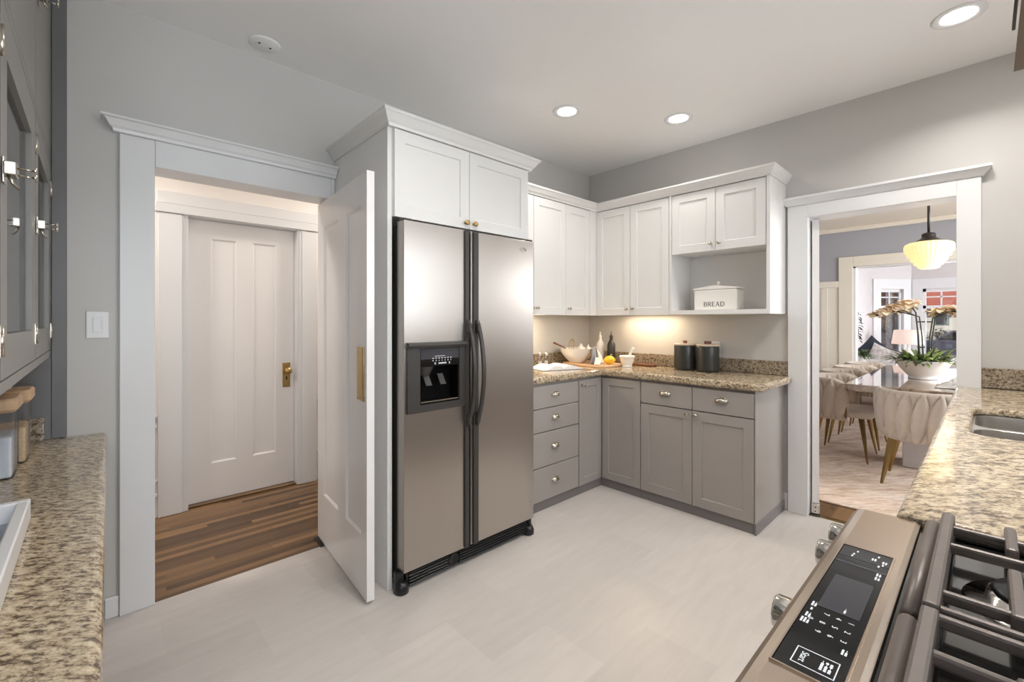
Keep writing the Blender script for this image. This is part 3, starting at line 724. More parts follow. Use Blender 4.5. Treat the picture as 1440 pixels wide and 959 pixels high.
# dispenser
dp = MB()
X0, X1, Z0, Z1 = 1.096, 1.440, .868, 1.214; FD = FY-.014
for a, c_, p, q in ((X0, hx0, Z0, Z1-.03), (hx1, X1, Z0, Z1-.03), (hx0, hx1, Z0, hz0), (hx0, hx1, 1.182, Z1-.03)): dp.box(a, c_, FD, FY-.0005, p, q)
dp.prism([(FY-.0005, Z1-.032), (FD-.012, Z1-.028), (FD-.018, Z1-.016), (FD-.012, Z1-.004), (FY-.0005, Z1)], 'x', X0, X1)
dsp = dp.build('dispenser', M['charcoal'], left, 'dark grey ice and water dispenser')
m = MB(); m.box(hx0, hx1, FD+.002, FY-.0005, hz1, 1.182); cp = m.build('control_panel', M['blackgloss'], dsp)
m = MB(); y = FD+.0015
m.box(hx0+.004, hx1-.004, y, y+.001, 1.128, 1.180, mat=1)
for i in range(7): m.box(1.236+i*.018, 1.244+i*.018, y-.0006, y, 1.128, 1.134); m.box(1.237+i*.018, 1.242+i*.018, y-.0006, y, 1.116, 1.122)
m.box(1.25, 1.31, y-.0006, y, 1.140, 1.143); m.box(1.248, 1.256, y-.0006, y, 1.100, 1.110); m.box(1.272, 1.320, y-.0006, y, 1.101, 1.109); m.box(1.335, 1.342, y-.0006, y, 1.100, 1.110)
m.build('display_marks', [M['palegrey'], M['lcd']], cp)
m = MB(); Y1 = FY+.066
m.box(hx0, hx1, Y1, Y1+.003, hz0, hz1); m.box(hx0, hx0+.002, FY, Y1, hz0, hz1); m.box(hx1-.002, hx1, FY, Y1, hz0, hz1); m.box(hx0, hx1, FY, Y1, hz1-.002, hz1); m.box(hx0, hx1, FD, Y1, hz0, hz0+.008)
m.build('recess', M['deepblack'], dsp)
m = MB()
for xc in (1.226, 1.312):
    m.add([(xc-.018, FY+.034, 1.045), (xc+.016, FY+.034, 1.045), (xc+.026, FY+.014, .992), (xc-.008, FY+.014, .992), (xc-.018, FY+.040, 1.045), (xc+.016, FY+.040, 1.045), (xc+.026, FY+.020, .992), (xc-.008, FY+.020, .992)],
          [(0, 1, 2, 3), (7, 6, 5, 4), (0, 4, 5, 1), (1, 5, 6, 2), (2, 6, 7, 3), (3, 7, 4, 0)])
m.lathe([(.03, 0), (.045, .03), (.05, .045)], (1.215, FY+.036, 1.045), 20)
m.build('paddle', M['charcoal'], dsp)
m = MB()
for i in range(14): m.box(hx0+.012+i*.0155, hx0+.018+i*.0155, FD+.004, Y1-.004, hz0+.008, hz0+.012)
m.box(hx0+.006, hx1-.006, FD+.001, FD+.005, hz0+.008, hz0+.014); m.build('drip_grille', M['nickel'], dsp)
# badge
m = MB()
pts = [(1.885+.026*math.cos(a), FY-.0015, 1.748+.0105*math.sin(a)) for a in [2*PI*i/28 for i in range(28)]]
m.tube(pts, .0016, 6, closed=True)
m.tube([(1.863, FY-.0015, 1.744), (1.88, FY-.0022, 1.752), (1.895, FY-.0022, 1.750), (1.907, FY-.0015, 1.745)], .0012, 6)
m.build('oval_badge', M['chrome'], right)
for x0, x1 in ((1.082, 1.135), (1.925, 1.975)):
    m = MB(); m.box(x0, x1, FY+.004, FY+.05, 1.807, 1.818, .004); m.build('hinge_cover', M['charcoal'], fr)
# base grille
m = MB(); gy = 1.935
m.box(1.10, 1.965, gy+.012, gy+.04, .016, .095)
for i in range(5):
    z = .020+i*.0145; m.box(1.125, 1.36, gy, gy+.012, z, z+.0075, .002); m.box(1.425, 1.945, gy, gy+.012, z, z+.0075, .002)
m.lathe([(.030, 0), (.034, .006), (.028, .010), (.020, .004), (0, .003)], T=Matrix.Translation((1.392, gy+.010, .052)) @ Matrix.Rotation(PI/2, 4, 'X'), seg=24)
bg_ = m.build('base_grille', M['black'], fr)
for x in (1.088, 1.962):
    m = MB(); m.lathe([(.030, 0), (.036, .004), (.036, .030), (.026, .052), (0, .056)], (x, gy+.012, 0), 18); m.box(x-.026, x+.03, gy+.012, gy+.05, .01, .098, .006, seg=2)
    m.build('foot_cover', M['black'], fr)

# =================================================================== range
RX0, RX1 = .356, 1.114
rg = thing('range', 'stainless steel slide-in gas range with black control display', 'stove', (.735, -.17, 0))
m = MB(); m.box(RX0, RX1, YD+.002, .10, .08, .925); m.box(RX0+.03, RX1-.03, YD+.03, .05, 0, .08); m.build('body', M['steel'], rg)
prof = [(.0835, .918), (.0835, .944), (.090, .947), (.165, .946), (.176, .943), (.183, .937), (.186, .928), (.190, .86), (.176, .845), (.10, .845)]
m = MB(); m.prism(prof, 'x', RX0, RX1); cpn = m.build('control_panel', M['steelw'], rg)
gx0, gx1, gy0, gy1, gz = .545, .912, .100, .163, .9466
m = MB(); m.box(gx0, gx1, gy0, gy1, gz-.002, gz+.0012, .001); disp = m.build('control_glass', M['blackgloss'], cpn)
m = MB(); zt = gz+.0013
for a, c_, p, q in ((gx0-.002, gx1+.002, gy0-.002, gy0), (gx0-.002, gx1+.002, gy1, gy1+.002), (gx0-.002, gx0, gy0, gy1), (gx1, gx1+.002, gy0, gy1)): m.box(a, c_, p, q, gz-.002, gz+.002)
m.build('bezel', M['steelw'], disp)
m = MB(); m.box(.690, .795, .108, .152, zt, zt+.0003); m.box(.868, .8695, gy0+.001, gy1-.001, zt, zt+.0003); m.box(.842, .848, gy0+.001, gy1-.001, zt, zt+.0002); m.build('screen', M['lcd'], disp)
zt += .0004
def marks(x, y, w, h, rows=1, m=None):     # short illegible words seen as small bars
    own = m is None
    if own: m = MB()
    for r in range(rows):
        yy = y+(r-(rows-1)/2)*h*1.5
        n = max(2, int(w/.0032))
        m.box(x-w/2, x+w/2, yy-h*.12, yy+h*.12, zt, zt+.0002)
        for i in range(n):
            if (i*7+r*3) % 5 != 4: m.box(x-w/2+i*w/n, x-w/2+(i+.75)*w/n, yy-h/2, yy+h/2, zt, zt+.0003)
    if own: m.build('key_mark', M['glyph'], disp)
for x, y, w, r in ((.898, .116, .006, 1), (.896, .142, .006, 1), (.884, .120, .009, 2), (.882, .107, .009, 2), (.872, .108, .006, 1), (.884, .145, .006, 1), (.876, .146, .007, 1), (.864, .112, .006, 1), (.835, .108, .010, 2), (.822, .108, .011, 2),
                   (.690, .155, .012, 2), (.676, .155, .006, 1), (.660, .155, .011, 2), (.645, .155, .012, 3), (.612, .109, .011, 2), (.700, .124, .012, 1)): marks(x, y, w, .0022, r)
m = MB()
for k in range(10):                 # keypad digits 1-9 and 0, reading upright for someone at the range
    cx = .668-(k % 3)*.0 ; 
    col, row = k % 3, k // 3
    if k == 9: col = 1
    T = Matrix.Translation((.676-col*.022, .114+row*.0125, zt)) @ Matrix.Rotation(PI, 4, 'Z')
    m.text(str((k+1) % 10), .0085, T, .0002)
m.build('keypad', M['glyph'], disp); m = MB()
bx0, bx1, by0, by1 = .556, .588, .108, .148
for a, c_, p, q in ((bx0, bx1, by0, by0+.001), (bx0, bx1, by1-.001, by1), (bx0, bx0+.001, by0, by1), (bx1-.001, bx1, by0, by1)): m.box(a, c_, p, q, zt, zt+.0003)
m.text('Start', .0098, Matrix.Translation((.572, .139, zt)) @ Matrix.Rotation(PI, 4, 'Z'), .0002)
marks(.572, .118, .018, .0026, 3, m)
m.build('start_key', M['glyph'], disp)
for x in (1.076, .978, .735, .490, .394):
    m = MB(Matrix.Translation((x, .189, .892)) @ Matrix.Rotation(-PI/2, 4, 'X'))
    m.lathe([(.027, 0), (.027, .003), (.0235, .005), (.0235, .022), (.0215, .025), (0, .0255)], seg=28)
    m.build('knob', M['chrome'], cpn)
m = MB(); m.box(RX0+.006, RX1-.006, .10, .165, .22, .825, .006, seg=2); od = m.build('oven_door', M['steel'], rg)
m = MB(); m.box(RX0+.12, RX1-.12, .164, .167, .36, .70, .002); m.build('oven_window', M['blackgloss'], od)
m = MB(); m.tube([(RX0+.05, .215, .775), (RX1-.05, .215, .775)], .013, 14); m.box(RX0+.06, RX0+.085, .16, .213, .765, .785, .004); m.box(RX1-.085, RX1-.06, .16, .213, .765, .785, .004); m.build('handle', M['steel'], od)
m = MB(); m.box(RX0+.006, RX1-.006, .10, .160, .085, .21, .006, seg=2); m.build('storage_drawer', M['steel'], rg)
m = MB(); m.box(RX0, RX1, YD+.002, .083, .925, .934, .002); m.box(RX0, RX1, .072, .083, .934, .939, .001); m.box(RX0, RX0+.012, YD+.002, .07, .934, .944, .003); m.box(RX1-.012, RX1, YD+.002, .07, .934, .944, .003); m.box(RX0, RX1, YD+.002, YD+.05, .934, .95, .004)
m.build('cooktop', M['cooktop'], rg)
for x, y, r in ((.905, -.052, .050), (.905, -.335, .040), (.565, -.052, .045), (.565, -.335, .055)):
    m = MB(); m.lathe([(r*1.55, 0), (r*1.5, .004), (r*1.1, .006), (r*1.05, .016), (0, .016)], (x, y, .934), 32); bb = m.build('burner', M['chrome'], rg)
    m = MB(); m.lathe([(r*.95, 0), (r, .003), (r*.9, .009), (0, .010)], (x, y, .950), 28); m.build('burner_cap', M['black'], bb)
def grate(x0, x1, bars, fx):
    m = MB(); zb, zt_ = .956, .976
    m.tube([(x0+.004, .066, .951), (x1-.004, .066, .951)], .0105, 12)
    m.box(x0, x1, .038, .055, .948, .979, .004, seg=2)
    for y in (-.205, -.44): m.box(x0, x1, y-.008, y+.008, zb, zt_, .004, seg=2)
    for x in bars: m.box(x-.005, x+.005, -.45, .042, zb+.004, zt_, .004, seg=2)
    for (a, c_) in fx:
        for y in (-.026, -.32): m.box(a, c_, y-.007, y+.007, zb-.004, zt_+.002, .004, seg=2)
    for x in (x0+.012, x1-.012):
        for y in (.046, -.44): m.box(x-.008, x+.008, y-.008, y+.008, .934, .956, .002)
    return m.build('grate', M['iron'], rg)
grate(.738, 1.106, (.745, .792, .968, 1.050), ((.78, .925), (1.0, 1.106)))
grate(.364, .730, (.723, .640, .480, .410), ((.56, .65), (.364, .44)))

# hood
hd = thing('range_hood', 'brushed metal range hood at the top right over the stove', 'hood', (.735, -.27, 1.732))
m = MB(); m.prism([(-.03, 1.732), (-.038, 1.83), (-.21, 2.0), (YD+.002, 2.0), (YD+.002, 1.732)], 'x', RX0, 1.11); m.build('canopy', M['steeldark'], hd)
m = MB(); m.box(.55, .92, YD+.002, -.24, 2.001, CZ-.002); m.build('chimney', M['steel'], hd)
m = MB(); m.box(RX0+.002, 1.108, -.032, -.028, 1.80, 1.806); m.build('seam_trim', M['charcoal'], hd)
m = MB(); m.box(RX0+.05, 1.06, -.46, -.08, 1.726, 1.731); m.build('filter', M['charcoal'], hd)

# =================================================================== sink counter on the right
c = thing('sink_cabinet', 'taupe base cabinet under the sink counter', 'cabinet', (2.3, -.2, 0))
m = MB(); m.box(1.152, 2.03, YD+.002, .075, .08, .926); m.box(2.73, 3.50, YD+.002, .075, .08, .926); m.box(2.03, 2.73, .05, .075, .08, .926); m.box(2.03, 2.73, YD+.002, .05, .08, .10); m.build('carcass', M['taupe'], c)
m = MB(); m.box(1.12, 3.50, YD+.002, .03, 0, .08); m.build('toe_kick', M['toe'], c)
FD_ = lambda v: Vector((v.x, .075+v.y, v.z))
for u0, u1, ku in ((1.13, 1.66, 1.62), (1.67, 2.20, 1.71), (2.21, 2.84, 2.79), (2.85, 3.48, 2.90)):
    d = shaker(FD_, u0, u1, .09, .89).build('door', M['taupe'], c); knob(FD_, ku, .02, .82, d)
def rrect(x0, x1, y0, y1, r, n=6):
    out = []
    for cx, cy, a in ((x1-r, y1-r, 0), (x0+r, y1-r, 90), (x0+r, y0+r, 180), (x1-r, y0+r, 270)):
        for k in range(n+1):
            w = math.radians(a+90*k/n); out.append((cx+r*math.cos(w), cy+r*math.sin(w)))
    return out
m = MB(); m.poly_holes([(1.118, YD+.002), (3.502, YD+.002), (3.502, .119), (1.118, .119)], [rrect(2.055, 2.705, -.41, .037, .07)], .927, .956, .012); m.box(1.118, 3.502, .086, .119, .906, .9365, .012, seg=3); m.box(1.118, 1.15, YD+.002, .10, .906, .9365, .012, seg=3)
tag(m.build('countertop', M['granite']), 'polished cream granite counter around the steel sink, right of the stove', 'countertop')
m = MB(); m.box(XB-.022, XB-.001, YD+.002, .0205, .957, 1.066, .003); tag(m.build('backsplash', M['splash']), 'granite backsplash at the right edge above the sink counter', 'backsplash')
sk = thing('sink', 'stainless steel double bowl sink set into the granite counter', 'sink', (2.38, -.19, .72))
def basin(x0, x1, y0, y1, zt, zb):
    m = MB(); lv = [(0, zt), (.002, zt-.02), (.004, zb+.05), (.012, zb+.018), (.035, zb)]
    rings = [rrect(x0+i, x1-i, y0+i, y1-i, max(.02, .06-i)) for i, z in lv]; k = len(rings[0])
    vs = [(x, y, z) for (i, z), r in zip(lv, rings) for x, y in r]
    fs = [(a*k+j, a*k+(j+1) % k, (a+1)*k+(j+1) % k, (a+1)*k+j) for a in range(len(lv)-1) for j in range(k)] + [tuple(range((len(lv)-1)*k, len(lv)*k))]
    m.add(vs, fs, 0, True); o = m.build('bowl', M['sink'], sk)
    d = MB(); d.lathe([(.042, 0), (.040, .003), (.030, .001), (0, -.002)], ((x0+x1)/2, (y0+y1)/2, zb+.001), 24); d.build('drain', M['chrome'], o)
basin(2.060, 2.365, -.405, .032, .922, .74); basin(2.395, 2.700, -.405, .032, .922, .74)
m = MB(); m.poly_holes(rrect(2.035, 2.725, -.43, .049, .075), [rrect(2.060, 2.365, -.405, .032, .06), rrect(2.395, 2.700, -.405, .032, .06)], .915, .926, .002); m.build('rim', M['sink'], sk)

# =================================================================== hutch on the left
hc = thing('hutch', 'grey painted built-in hutch with glazed doors at the left edge', 'hutch', (-.2, 1.6, 0))
HX = -.1325; HY0, HY1 = .42, 2.62
m = MB(); m.box(XL+.002, -.03, HY0, YA-.002, 0, .783); m.build('base', M['hutch'], hc)
m = MB()
m.box(XL+.002, XL+.012, HY0, YA-.003, 1.176, CZ-.002); m.box(XL+.012, HX-.021, HY0, HY0+.02, 1.176, CZ-.002); m.box(XL+.012, HX-.021, YA-.025, YA-.003, 1.176, CZ-.002)
m.box(XL+.012, HX-.021, HY0+.02, YA-.025, 1.176, 1.20); m.box(XL+.012, HX-.021, HY0+.02, YA-.025, 1.955, 1.975); m.box(XL+.012, HX-.021, HY0+.02, YA-.025, CZ-.03, CZ-.002)
m.box(XL+.012, HX-.06, HY0+.02, YA-.025, 1.56, 1.578); m.build('carcass', M['hutchdark'], hc)
m = MB()
m.box(HX-.02, HX, HY0, YA-.003, 1.176, 1.200); m.box(HX-.02, HX, HY0, YA-.003, 1.962, 1.982); m.box(HX-.02, HX, HY0, YA-.003, 2.60, CZ-.002); m.box(HX-.02, HX, 2.626, YA-.003, 1.2, 2.6); m.box(HX-.02, HX, HY0, .62, 1.2, 2.6)
m.build('face_frame', M['hutch'], hc)
m = MB(); m.box(HX+.001, -.086, YA-.018, YA-.001, .832, CZ-.002, .002); m.build('scribe_board', M['hutchdark'], hc)
m = MB(); m.box(XL+.012, HX, YA-.020, YA-.001, .832, 1.175); m.build('recess_side', M['hutchdark'], hc)
def latch(T, y, z, par):
    m = MB(T); m.box(y+.004, y+.032, .001, .005, z-.026, z+.026, .001); m.box(y-.014, y+.022, .004, .022, z-.013, z+.013, .002)
    for dz in (.006, -.008): m.tube([(y+.012, .022, z+dz), (y+.012, .047, z+dz)], .0022, 8); m.lathe([(.0085, 0), (.0085, .003), (0, .0035)], T=Matrix.Translation((y+.012, .045, z+dz)) @ Matrix.Rotation(-PI/2, 4, 'X'), seg=14)
    m.tube([(y-.004, .010, z-.012), (y-.004, .016, z-.028), (y+.004, .024, z-.036)], .003, 8)
    return m.build('latch', M['nickel'], par)
TH = FH(HX-.02)
for (u0, u1, ga, gb) in ((.623, 1.292, .72, 1.19), (1.300, 1.985, 1.385, 1.88), (1.993, 2.622, 2.075, 2.515)):
    m = MB(TH); m.box(u0, ga, 0, .02, 1.203, 1.959); m.box(gb, u1, 0, .02, 1.203, 1.959); m.box(ga, gb, 0, .02, 1.203, 1.292); m.box(ga, gb, 0, .02, 1.860, 1.959)
    d = m.build('glazed_door', M['hutch'], hc)
    m = MB(TH); m.box(ga, gb, .005, .008, 1.292, 1.860); m.build('door_glass', M['cabglass'], d)
    latch(FH(HX), u0+.0, 1.615, d)
    for z in (1.28, 1.86):
        m = MB(FH(HX)); m.box(u1-.018, u1+.004, .0005, .0025, z-.03, z+.03); m.tube([(u1+.002, .003, z-.03), (u1+.002, .003, z+.03)], .0032, 8); m.build('hinge', M['nickel'], d)
    m = MB(TH); m.box(u0, u1, 0, .02, 1.985, 2.597, .001); d = m.build('upper_door', M['hutch'], hc)
    latch(FH(HX), u0+.05, 2.350, d)
m = MB(); m.poly_holes([(XL+.002, HY0-.02), (.000, HY0-.02), (.038, YA-.002), (XL+.002, YA-.002)], [], .784, .830, .016)
tag(m.build('countertop', M['granite']), 'speckled granite counter of the grey hutch in the left foreground', 'countertop')
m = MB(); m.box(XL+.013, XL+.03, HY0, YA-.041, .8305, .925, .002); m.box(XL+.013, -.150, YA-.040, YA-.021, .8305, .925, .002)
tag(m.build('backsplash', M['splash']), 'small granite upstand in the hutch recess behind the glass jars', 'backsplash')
# jars
def make_jar(loc, fill, mtl, lab):
    j = thing('storage_jar', lab, 'jar', loc, 'glass jars with wooden lids'); w, dd, h = .115, .145, .205
    x, y, z = loc
    L = lambda a, r: rrect(x-w/2+a, x+w/2-a, y-dd/2+a, y+dd/2-a, r, 4)
    def ringed(levels, rr):
        m = MB(); rings = [L(a, max(.004, rr-a)) for a, q in levels]; k = len(rings[0])
        vs = [(p[0], p[1], z+q) for (a, q), r in zip(levels, rings) for p in r]
        fs = [(i*k+t, i*k+(t+1) % k, (i+1)*k+(t+1) % k, (i+1)*k+t) for i in range(len(levels)-1) for t in range(k)]
        fs += [tuple(range(k))[::-1], tuple(range((len(levels)-1)*k, len(levels)*k))]
        m.add(vs, fs); return m
    ringed([(.004, 0), (0, .004), (0, h-.004), (.003, h)], .014).build('glass_body', M['jar'], j)
    ringed([(.006, .005), (.004, .010), (.004, fill), (.012, fill+.004)], .012).build('contents', mtl, j)
    ld = ringed([(-.002, h+.001), (-.010, h+.010), (-.010, h+.038), (-.004, h+.044)], .014).build('lid', M['wood'], j)
    m = MB(); m.lathe([(.014, h+.045), (.017, h+.052), (.014, h+.058), (0, h+.060)], (x, y, z), 18, sx=1.0, sy=1.4); m.build('lid_knob', M['wood'], ld)
make_jar((-.241, 2.130, .831), .128, M['flour'], 'wooden lidded glass jar of white flour, the nearer one')
make_jar((-.228, 2.336, .831), .120, M['oats'], 'wooden lidded glass jar of beige oats, the farther one')
# tray
def basket():
    m_, nt, n, l, b_ = newmat('woven_tray_base')
    w = n.new('ShaderNodeTexChecker'); w.inputs['Scale'].default_value = 220; w.inputs['Color1'].default_value = S(206, 212, 222); w.inputs['Color2'].default_value = S(166, 174, 188)
    l.new(coords(n, l), w.inputs['Vector']); l.new(w.outputs['Color'], b_.inputs['Base Color']); bump(n, l, b_, w.outputs['Fac'], .5, .002); return m_
tr = thing('serving_tray', 'white tray with woven base on the granite counter, lower left', 'tray', (-.26, 1.28, .831))
m = MB(); m.box(-.405, -.135, .965, 1.588, .8325, .840); m.build('base', basket(), tr)
m = MB()
for a, c_, p, q in ((-.42, -.115, 1.588, 1.61), (-.42, -.115, .943, .965), (-.42, -.398, .965, 1.588), (-.137, -.115, .965, 1.588)): m.box(a, c_, p, q, .8315, .884, .003)
m.build('rim', M['white'], tr)

# =================================================================== ceiling fixtures
def downlight(x, y, lab, power=1.0):
    t = thing('downlight', lab, 'ceiling light', (x, y, CZ-.01), 'recessed ceiling lights')
    m = MB(); m.lathe([(.096, 0), (.095, -.004), (.085, -.007), (.066, -.004), (.062, -.001), (.062, 0)], (x, y, CZ-.0005), 40); m.build('trim_ring', M['white'], t)
    m = MB(); m.lathe([(.061, -.0005), (.058, -.003), (0, -.0045)], (x, y, CZ-.0005), 32); m.build('lens', M['lens'], t)
    area('downlight_beam', (x, y, CZ-.012), (x, y, 0), .12, .12, DOWNLIGHT_W*power, (1, .955, .90), 'DISK', math.radians(135))
downlight(2.917, .09, 'lit recessed ceiling light at the upper right, above the sink end', .75)
downlight(2.325, 1.939, 'lit recessed ceiling light left of the other, above the refrigerator corner', .45)
downlight(2.974, 1.474, 'lit recessed ceiling light in front of the white wall cabinets', .3)
downlight(2.99, -.185, 'lit recessed ceiling light just cut off by the top right edge', .3)
downlight(1.72, -.07, 'lit recessed ceiling light over the stove, out of view', 1.5)
downlight(1.0, 1.05, 'added recessed ceiling light in the middle of the room, out of view', 1.0)  # unseen downlight, added to light the left and middle of the room
cv = thing('ceiling_cover_plate', 'round blank grey cover plate with two screws on the ceiling', 'cover plate', (.633, 2.52, CZ))
m = MB(); m.lathe([(.072, 0), (.072, -.004), (.066, -.008), (0, -.009)], (.633, 2.52, CZ-.0005), 40); m.build('plate', M['ceil'], cv)
for dx in (-.036, .036):
    m = MB(); m.lathe([(.006, -.0085), (.004, -.0115), (0, -.012)], (.633+dx*.75, 2.52+dx*.2, CZ-.0005), 10); m.build('screw', M['charcoal'], cv)
# switch and socket
sw = thing('light_switch', 'white rocker light switch on the grey wall left of the doorway', 'switch', (.009, YA-.005, 1.302))
m = MB(); m.box(-.028, .046, YA-.007, YA-.0005, 1.243, 1.361, .003, seg=2); m.build('wall_plate', M['white'], sw)
m = MB(); m.box(-.007, .026, YA-.0095, YA-.007, 1.268, 1.336, .0015); m.box(.0205, .022, YA-.0105, YA-.009, 1.285, 1.322, mat=1); m.build('rocker', [M['white'], M['palegrey']], sw)
so = thing('power_outlet', 'white power outlet plate behind the right black canister', 'outlet', (XB-.003, 1.452, 1.095))
m = MB(); m.box(XB-.008, XB-.0005, 1.411, 1.490, 1.037, 1.158, .003, seg=2); m.build('wall_plate', M['white'], so)
for z in (1.07, 1.125):
    m = MB(); m.box(XB-.0105, XB-.008, 1.433, 1.468, z-.017, z+.017, .004, seg=2)
    for y in (1.443, 1.458): m.box(XB-.0108, XB-.0104, y-.001, y+.001, z-.004, z+.008, mat=1)
    m.build('socket', [M['white'], M['dkprint']], so)

# =================================================================== things on the corner counter
CT = .9355
def canister(y, lab, kr):
    c = thing('canister', lab, 'canister', (3.395, y, CT), 'black storage canisters')
    m = MB(); m.lathe([(.074, 0), (.080, .006), (.0825, .02), (.0825, .185), (.081, .190), (.076, .192), (0, .192)], (3.395, y, CT), 40); m.build('jar_body', M['ceramicblk'], c)
    m = MB(); m.lathe([(.080, .1925), (.082, .196), (.081, .203), (.072, .207), (0, .2075)], (3.395, y, CT), 40); l = m.build('lid', M['lidpale'], c, 'pale wooden lid')
    m = MB(Matrix.Translation((3.395, y, CT+.208)) @ Matrix.Rotation(kr, 4, 'Z')); m.box(-.026, .026, -.006, .006, 0, .022, .003); m.build('lid_handle', M['walnut'], l)
canister(1.628, 'left of the two black canisters on the granite counter', 0.9)
canister(1.450, 'right of the two black canisters, in front of the power outlet', 2.2)

bb = thing('bread_box', 'white bread box lettered BREAD in the open cabinet niche', 'bread box', (3.36, 1.35, 1.398))
m = MB(); m.box(3.285, 3.42, 1.200, 1.506, 1.398, 1.548, .008, seg=2); m.build('box_body', M['ceramic'], bb)
m = MB(); m.prism([(1.196, 1.549), (1.510, 1.549), (1.510, 1.560), (1.44, 1.567), (1.353, 1.580), (1.266, 1.567), (1.196, 1.560)], 'x', 3.281, 3.424); l = m.build('lid', M['ceramic'], bb)
m = MB(); m.lathe([(.010, 0), (.007, .006), (.009, .014), (.013, .022), (.010, .029), (0, .031)], (3.35, 1.353, 1.579), 20); m.build('lid_knob', M['ceramic'], l)
# serif capitals drawn as strokes: (kind, ...) on a unit-high cap
def stroke(m, T, a, c, w):
    a, c = Vector(a), Vector(c); d = (c-a).normalized(); n = Vector((-d.y, d.x))*w/2
    q = [a+n, a-n, c-n, c+n]; m.add([(p.x, p.y, 0) for p in q]+[(p.x, p.y, .0006/.03) for p in q], [(0, 1, 2, 3), (7, 6, 5, 4), (0, 4, 5, 1), (1, 5, 6, 2), (2, 6, 7, 3), (3, 7, 4, 0)], T=T)
def arc(m, T, c, rx, ry, a0, a1, w0, w1):
    n = 12; P = []
    for i in range(n+1):
        a = math.radians(a0+(a1-a0)*i/n); w = w0+(w1-w0)*math.sin(PI*i/n); P.append((c[0]+rx*math.cos(a), c[1]+ry*math.sin(a), w))
    for p, q in zip(P, P[1:]): stroke(m, T, p[:2], (q[0]+(q[0]-p[0])*.05, q[1]+(q[1]-p[1])*.05), (p[2]+q[2])/2)
TK, TN = .15, .08
def letter(m, T, ch):
    serif = lambda x, y, s=.11: stroke(m, T, (x-s, y), (x+s, y), .045)
    if ch in 'BRED':
        stroke(m, T, (.1, 0), (.1, 1), TK); serif(.1, .02); serif(.1, .98)
    if ch == 'B':
        stroke(m, T, (.1, .97), (.35, .97), TN); stroke(m, T, (.1, .54), (.38, .54), TN); stroke(m, T, (.1, .03), (.38, .03), TN)
        arc(m, T, (.35, .755), .19, .215, 90, -90, TN, TK); arc(m, T, (.38, .285), .23, .255, 90, -90, TN, TK)
    if ch == 'R':
        stroke(m, T, (.1, .97), (.35, .97), TN); stroke(m, T, (.1, .50), (.35, .50), TN); arc(m, T, (.35, .735), .21, .235, 90, -90, TN, TK); stroke(m, T, (.34, .50), (.68, .02), TK); serif(.70, .02, .06)
    if ch == 'E':
        for y, x in ((.97, .50), (.52, .42), (.03, .54)): stroke(m, T, (.1, y), (x, y), TN)
        stroke(m, T, (.50, .85), (.50, .99), TN); stroke(m, T, (.54, .01), (.54, .17), TN)
    if ch == 'A':
        stroke(m, T, (.04, 0), (.37, 1.02), TN); stroke(m, T, (.36, 1.02), (.70, 0), TK); stroke(m, T, (.16, .36), (.58, .36), TN); serif(.04, .02, .1); serif(.70, .02, .1)
    if ch == 'D':
        stroke(m, T, (.1, .97), (.34, .97), TN); stroke(m, T, (.1, .03), (.34, .03), TN); arc(m, T, (.32, .5), .44, .47, 90, -90, TN, TK)
m = MB(); sz = .034; y0 = 1.432
for ch, adv in (('B', .86), ('R', .90), ('E', .80), ('A', .96), ('D', .9)):
    T = Matrix.Translation((3.2848, y0, 1.424)) @ Matrix(((0, 0, -1, 0), (-1, 0, 0, 0), (0, 1, 0, 0), (0, 0, 0, 1))) @ Matrix.Scale(sz, 4)
    letter(m, T, ch); y0 -= sz*adv
m.build('lettering', M['dkprint'], bb)

# cutting board, dark board, bowl, towel, lemon, bottles, mortar, book, shakers
def rot(c, a): return Matrix.Translation(c) @ Matrix.Rotation(a, 4, 'Z')
BT = CT+.018
m = MB(rot((3.175, 2.345, CT), -.10)); m.poly_holes(rrect(-.165, .165, -.235, .235, .04), [], 0, .018, .004)
tag(m.build('cutting_board', M['board']), 'pale wooden cutting board under the white bowl and lemon', 'cutting board')
m = MB(rot((3.425, 2.02, CT), -.12)); m.poly_holes(rrect(-.055, .055, -.12, .20, .03), [], 0, .016, .003); m.box(-.014, .014, .195, .30, .001, .015, .004)
tag(m.build('cutting_board', M['walnut']), 'dark brown wooden board behind the mortar', 'cutting board')
bw = thing('bowl', 'large white bowl of kitchen odds and ends on the cutting board', 'bowl', (3.10, 2.47, BT))
m = MB(); m.lathe([(0, .004), (.055, .004), (.058, 0), (.062, 0), (.070, .008), (.105, .040), (.135, .080), (.152, .124), (.154, .126), (.149, .126), (.130, .082), (.098, .042), (.06, .013), (0, .010)], (3.10, 2.47, BT), 48); m.build('bowl_body', M['ceramic'], bw)
def garlic(c, r, lab):
    g = thing('garlic_bulb', lab, 'garlic', c, 'garlic bulbs in the white bowl')
    m = MB(); n = 40; prof = [(0, 0), (.5, .02), (.9, .2), (1, .45), (.8, .75), (.35, .98), (.16, 1.2), (.12, 1.5), (0, 1.52)]
    vs = []; 
    m.lathe([(a*r, z*r*1.5) for a, z in prof], c, 24)
    for i, v in enumerate(m.v):
        d = Vector((v.x-c[0], v.y-c[1])); a = math.atan2(d.y, d.x); k = 1+.07*math.cos(a*7); m.v[i] = Vector((c[0]+d.x*k, c[1]+d.y*k, v.z))
    m.build('bulb', M['linen'], g)
garlic((3.105, 2.42, BT+.085), .036, 'garlic bulb at the front of the white bowl')
garlic((3.178, 2.408, BT+.084), .034, 'garlic bulb at the right side of the white bowl')
garlic((3.172, 2.490, BT+.084), .035, 'garlic bulb at the back of the white bowl')
sp = thing('wooden_spoon', 'wooden spoon leaning out of the left of the white bowl', 'spoon', (3.07, 2.50, BT+.06))
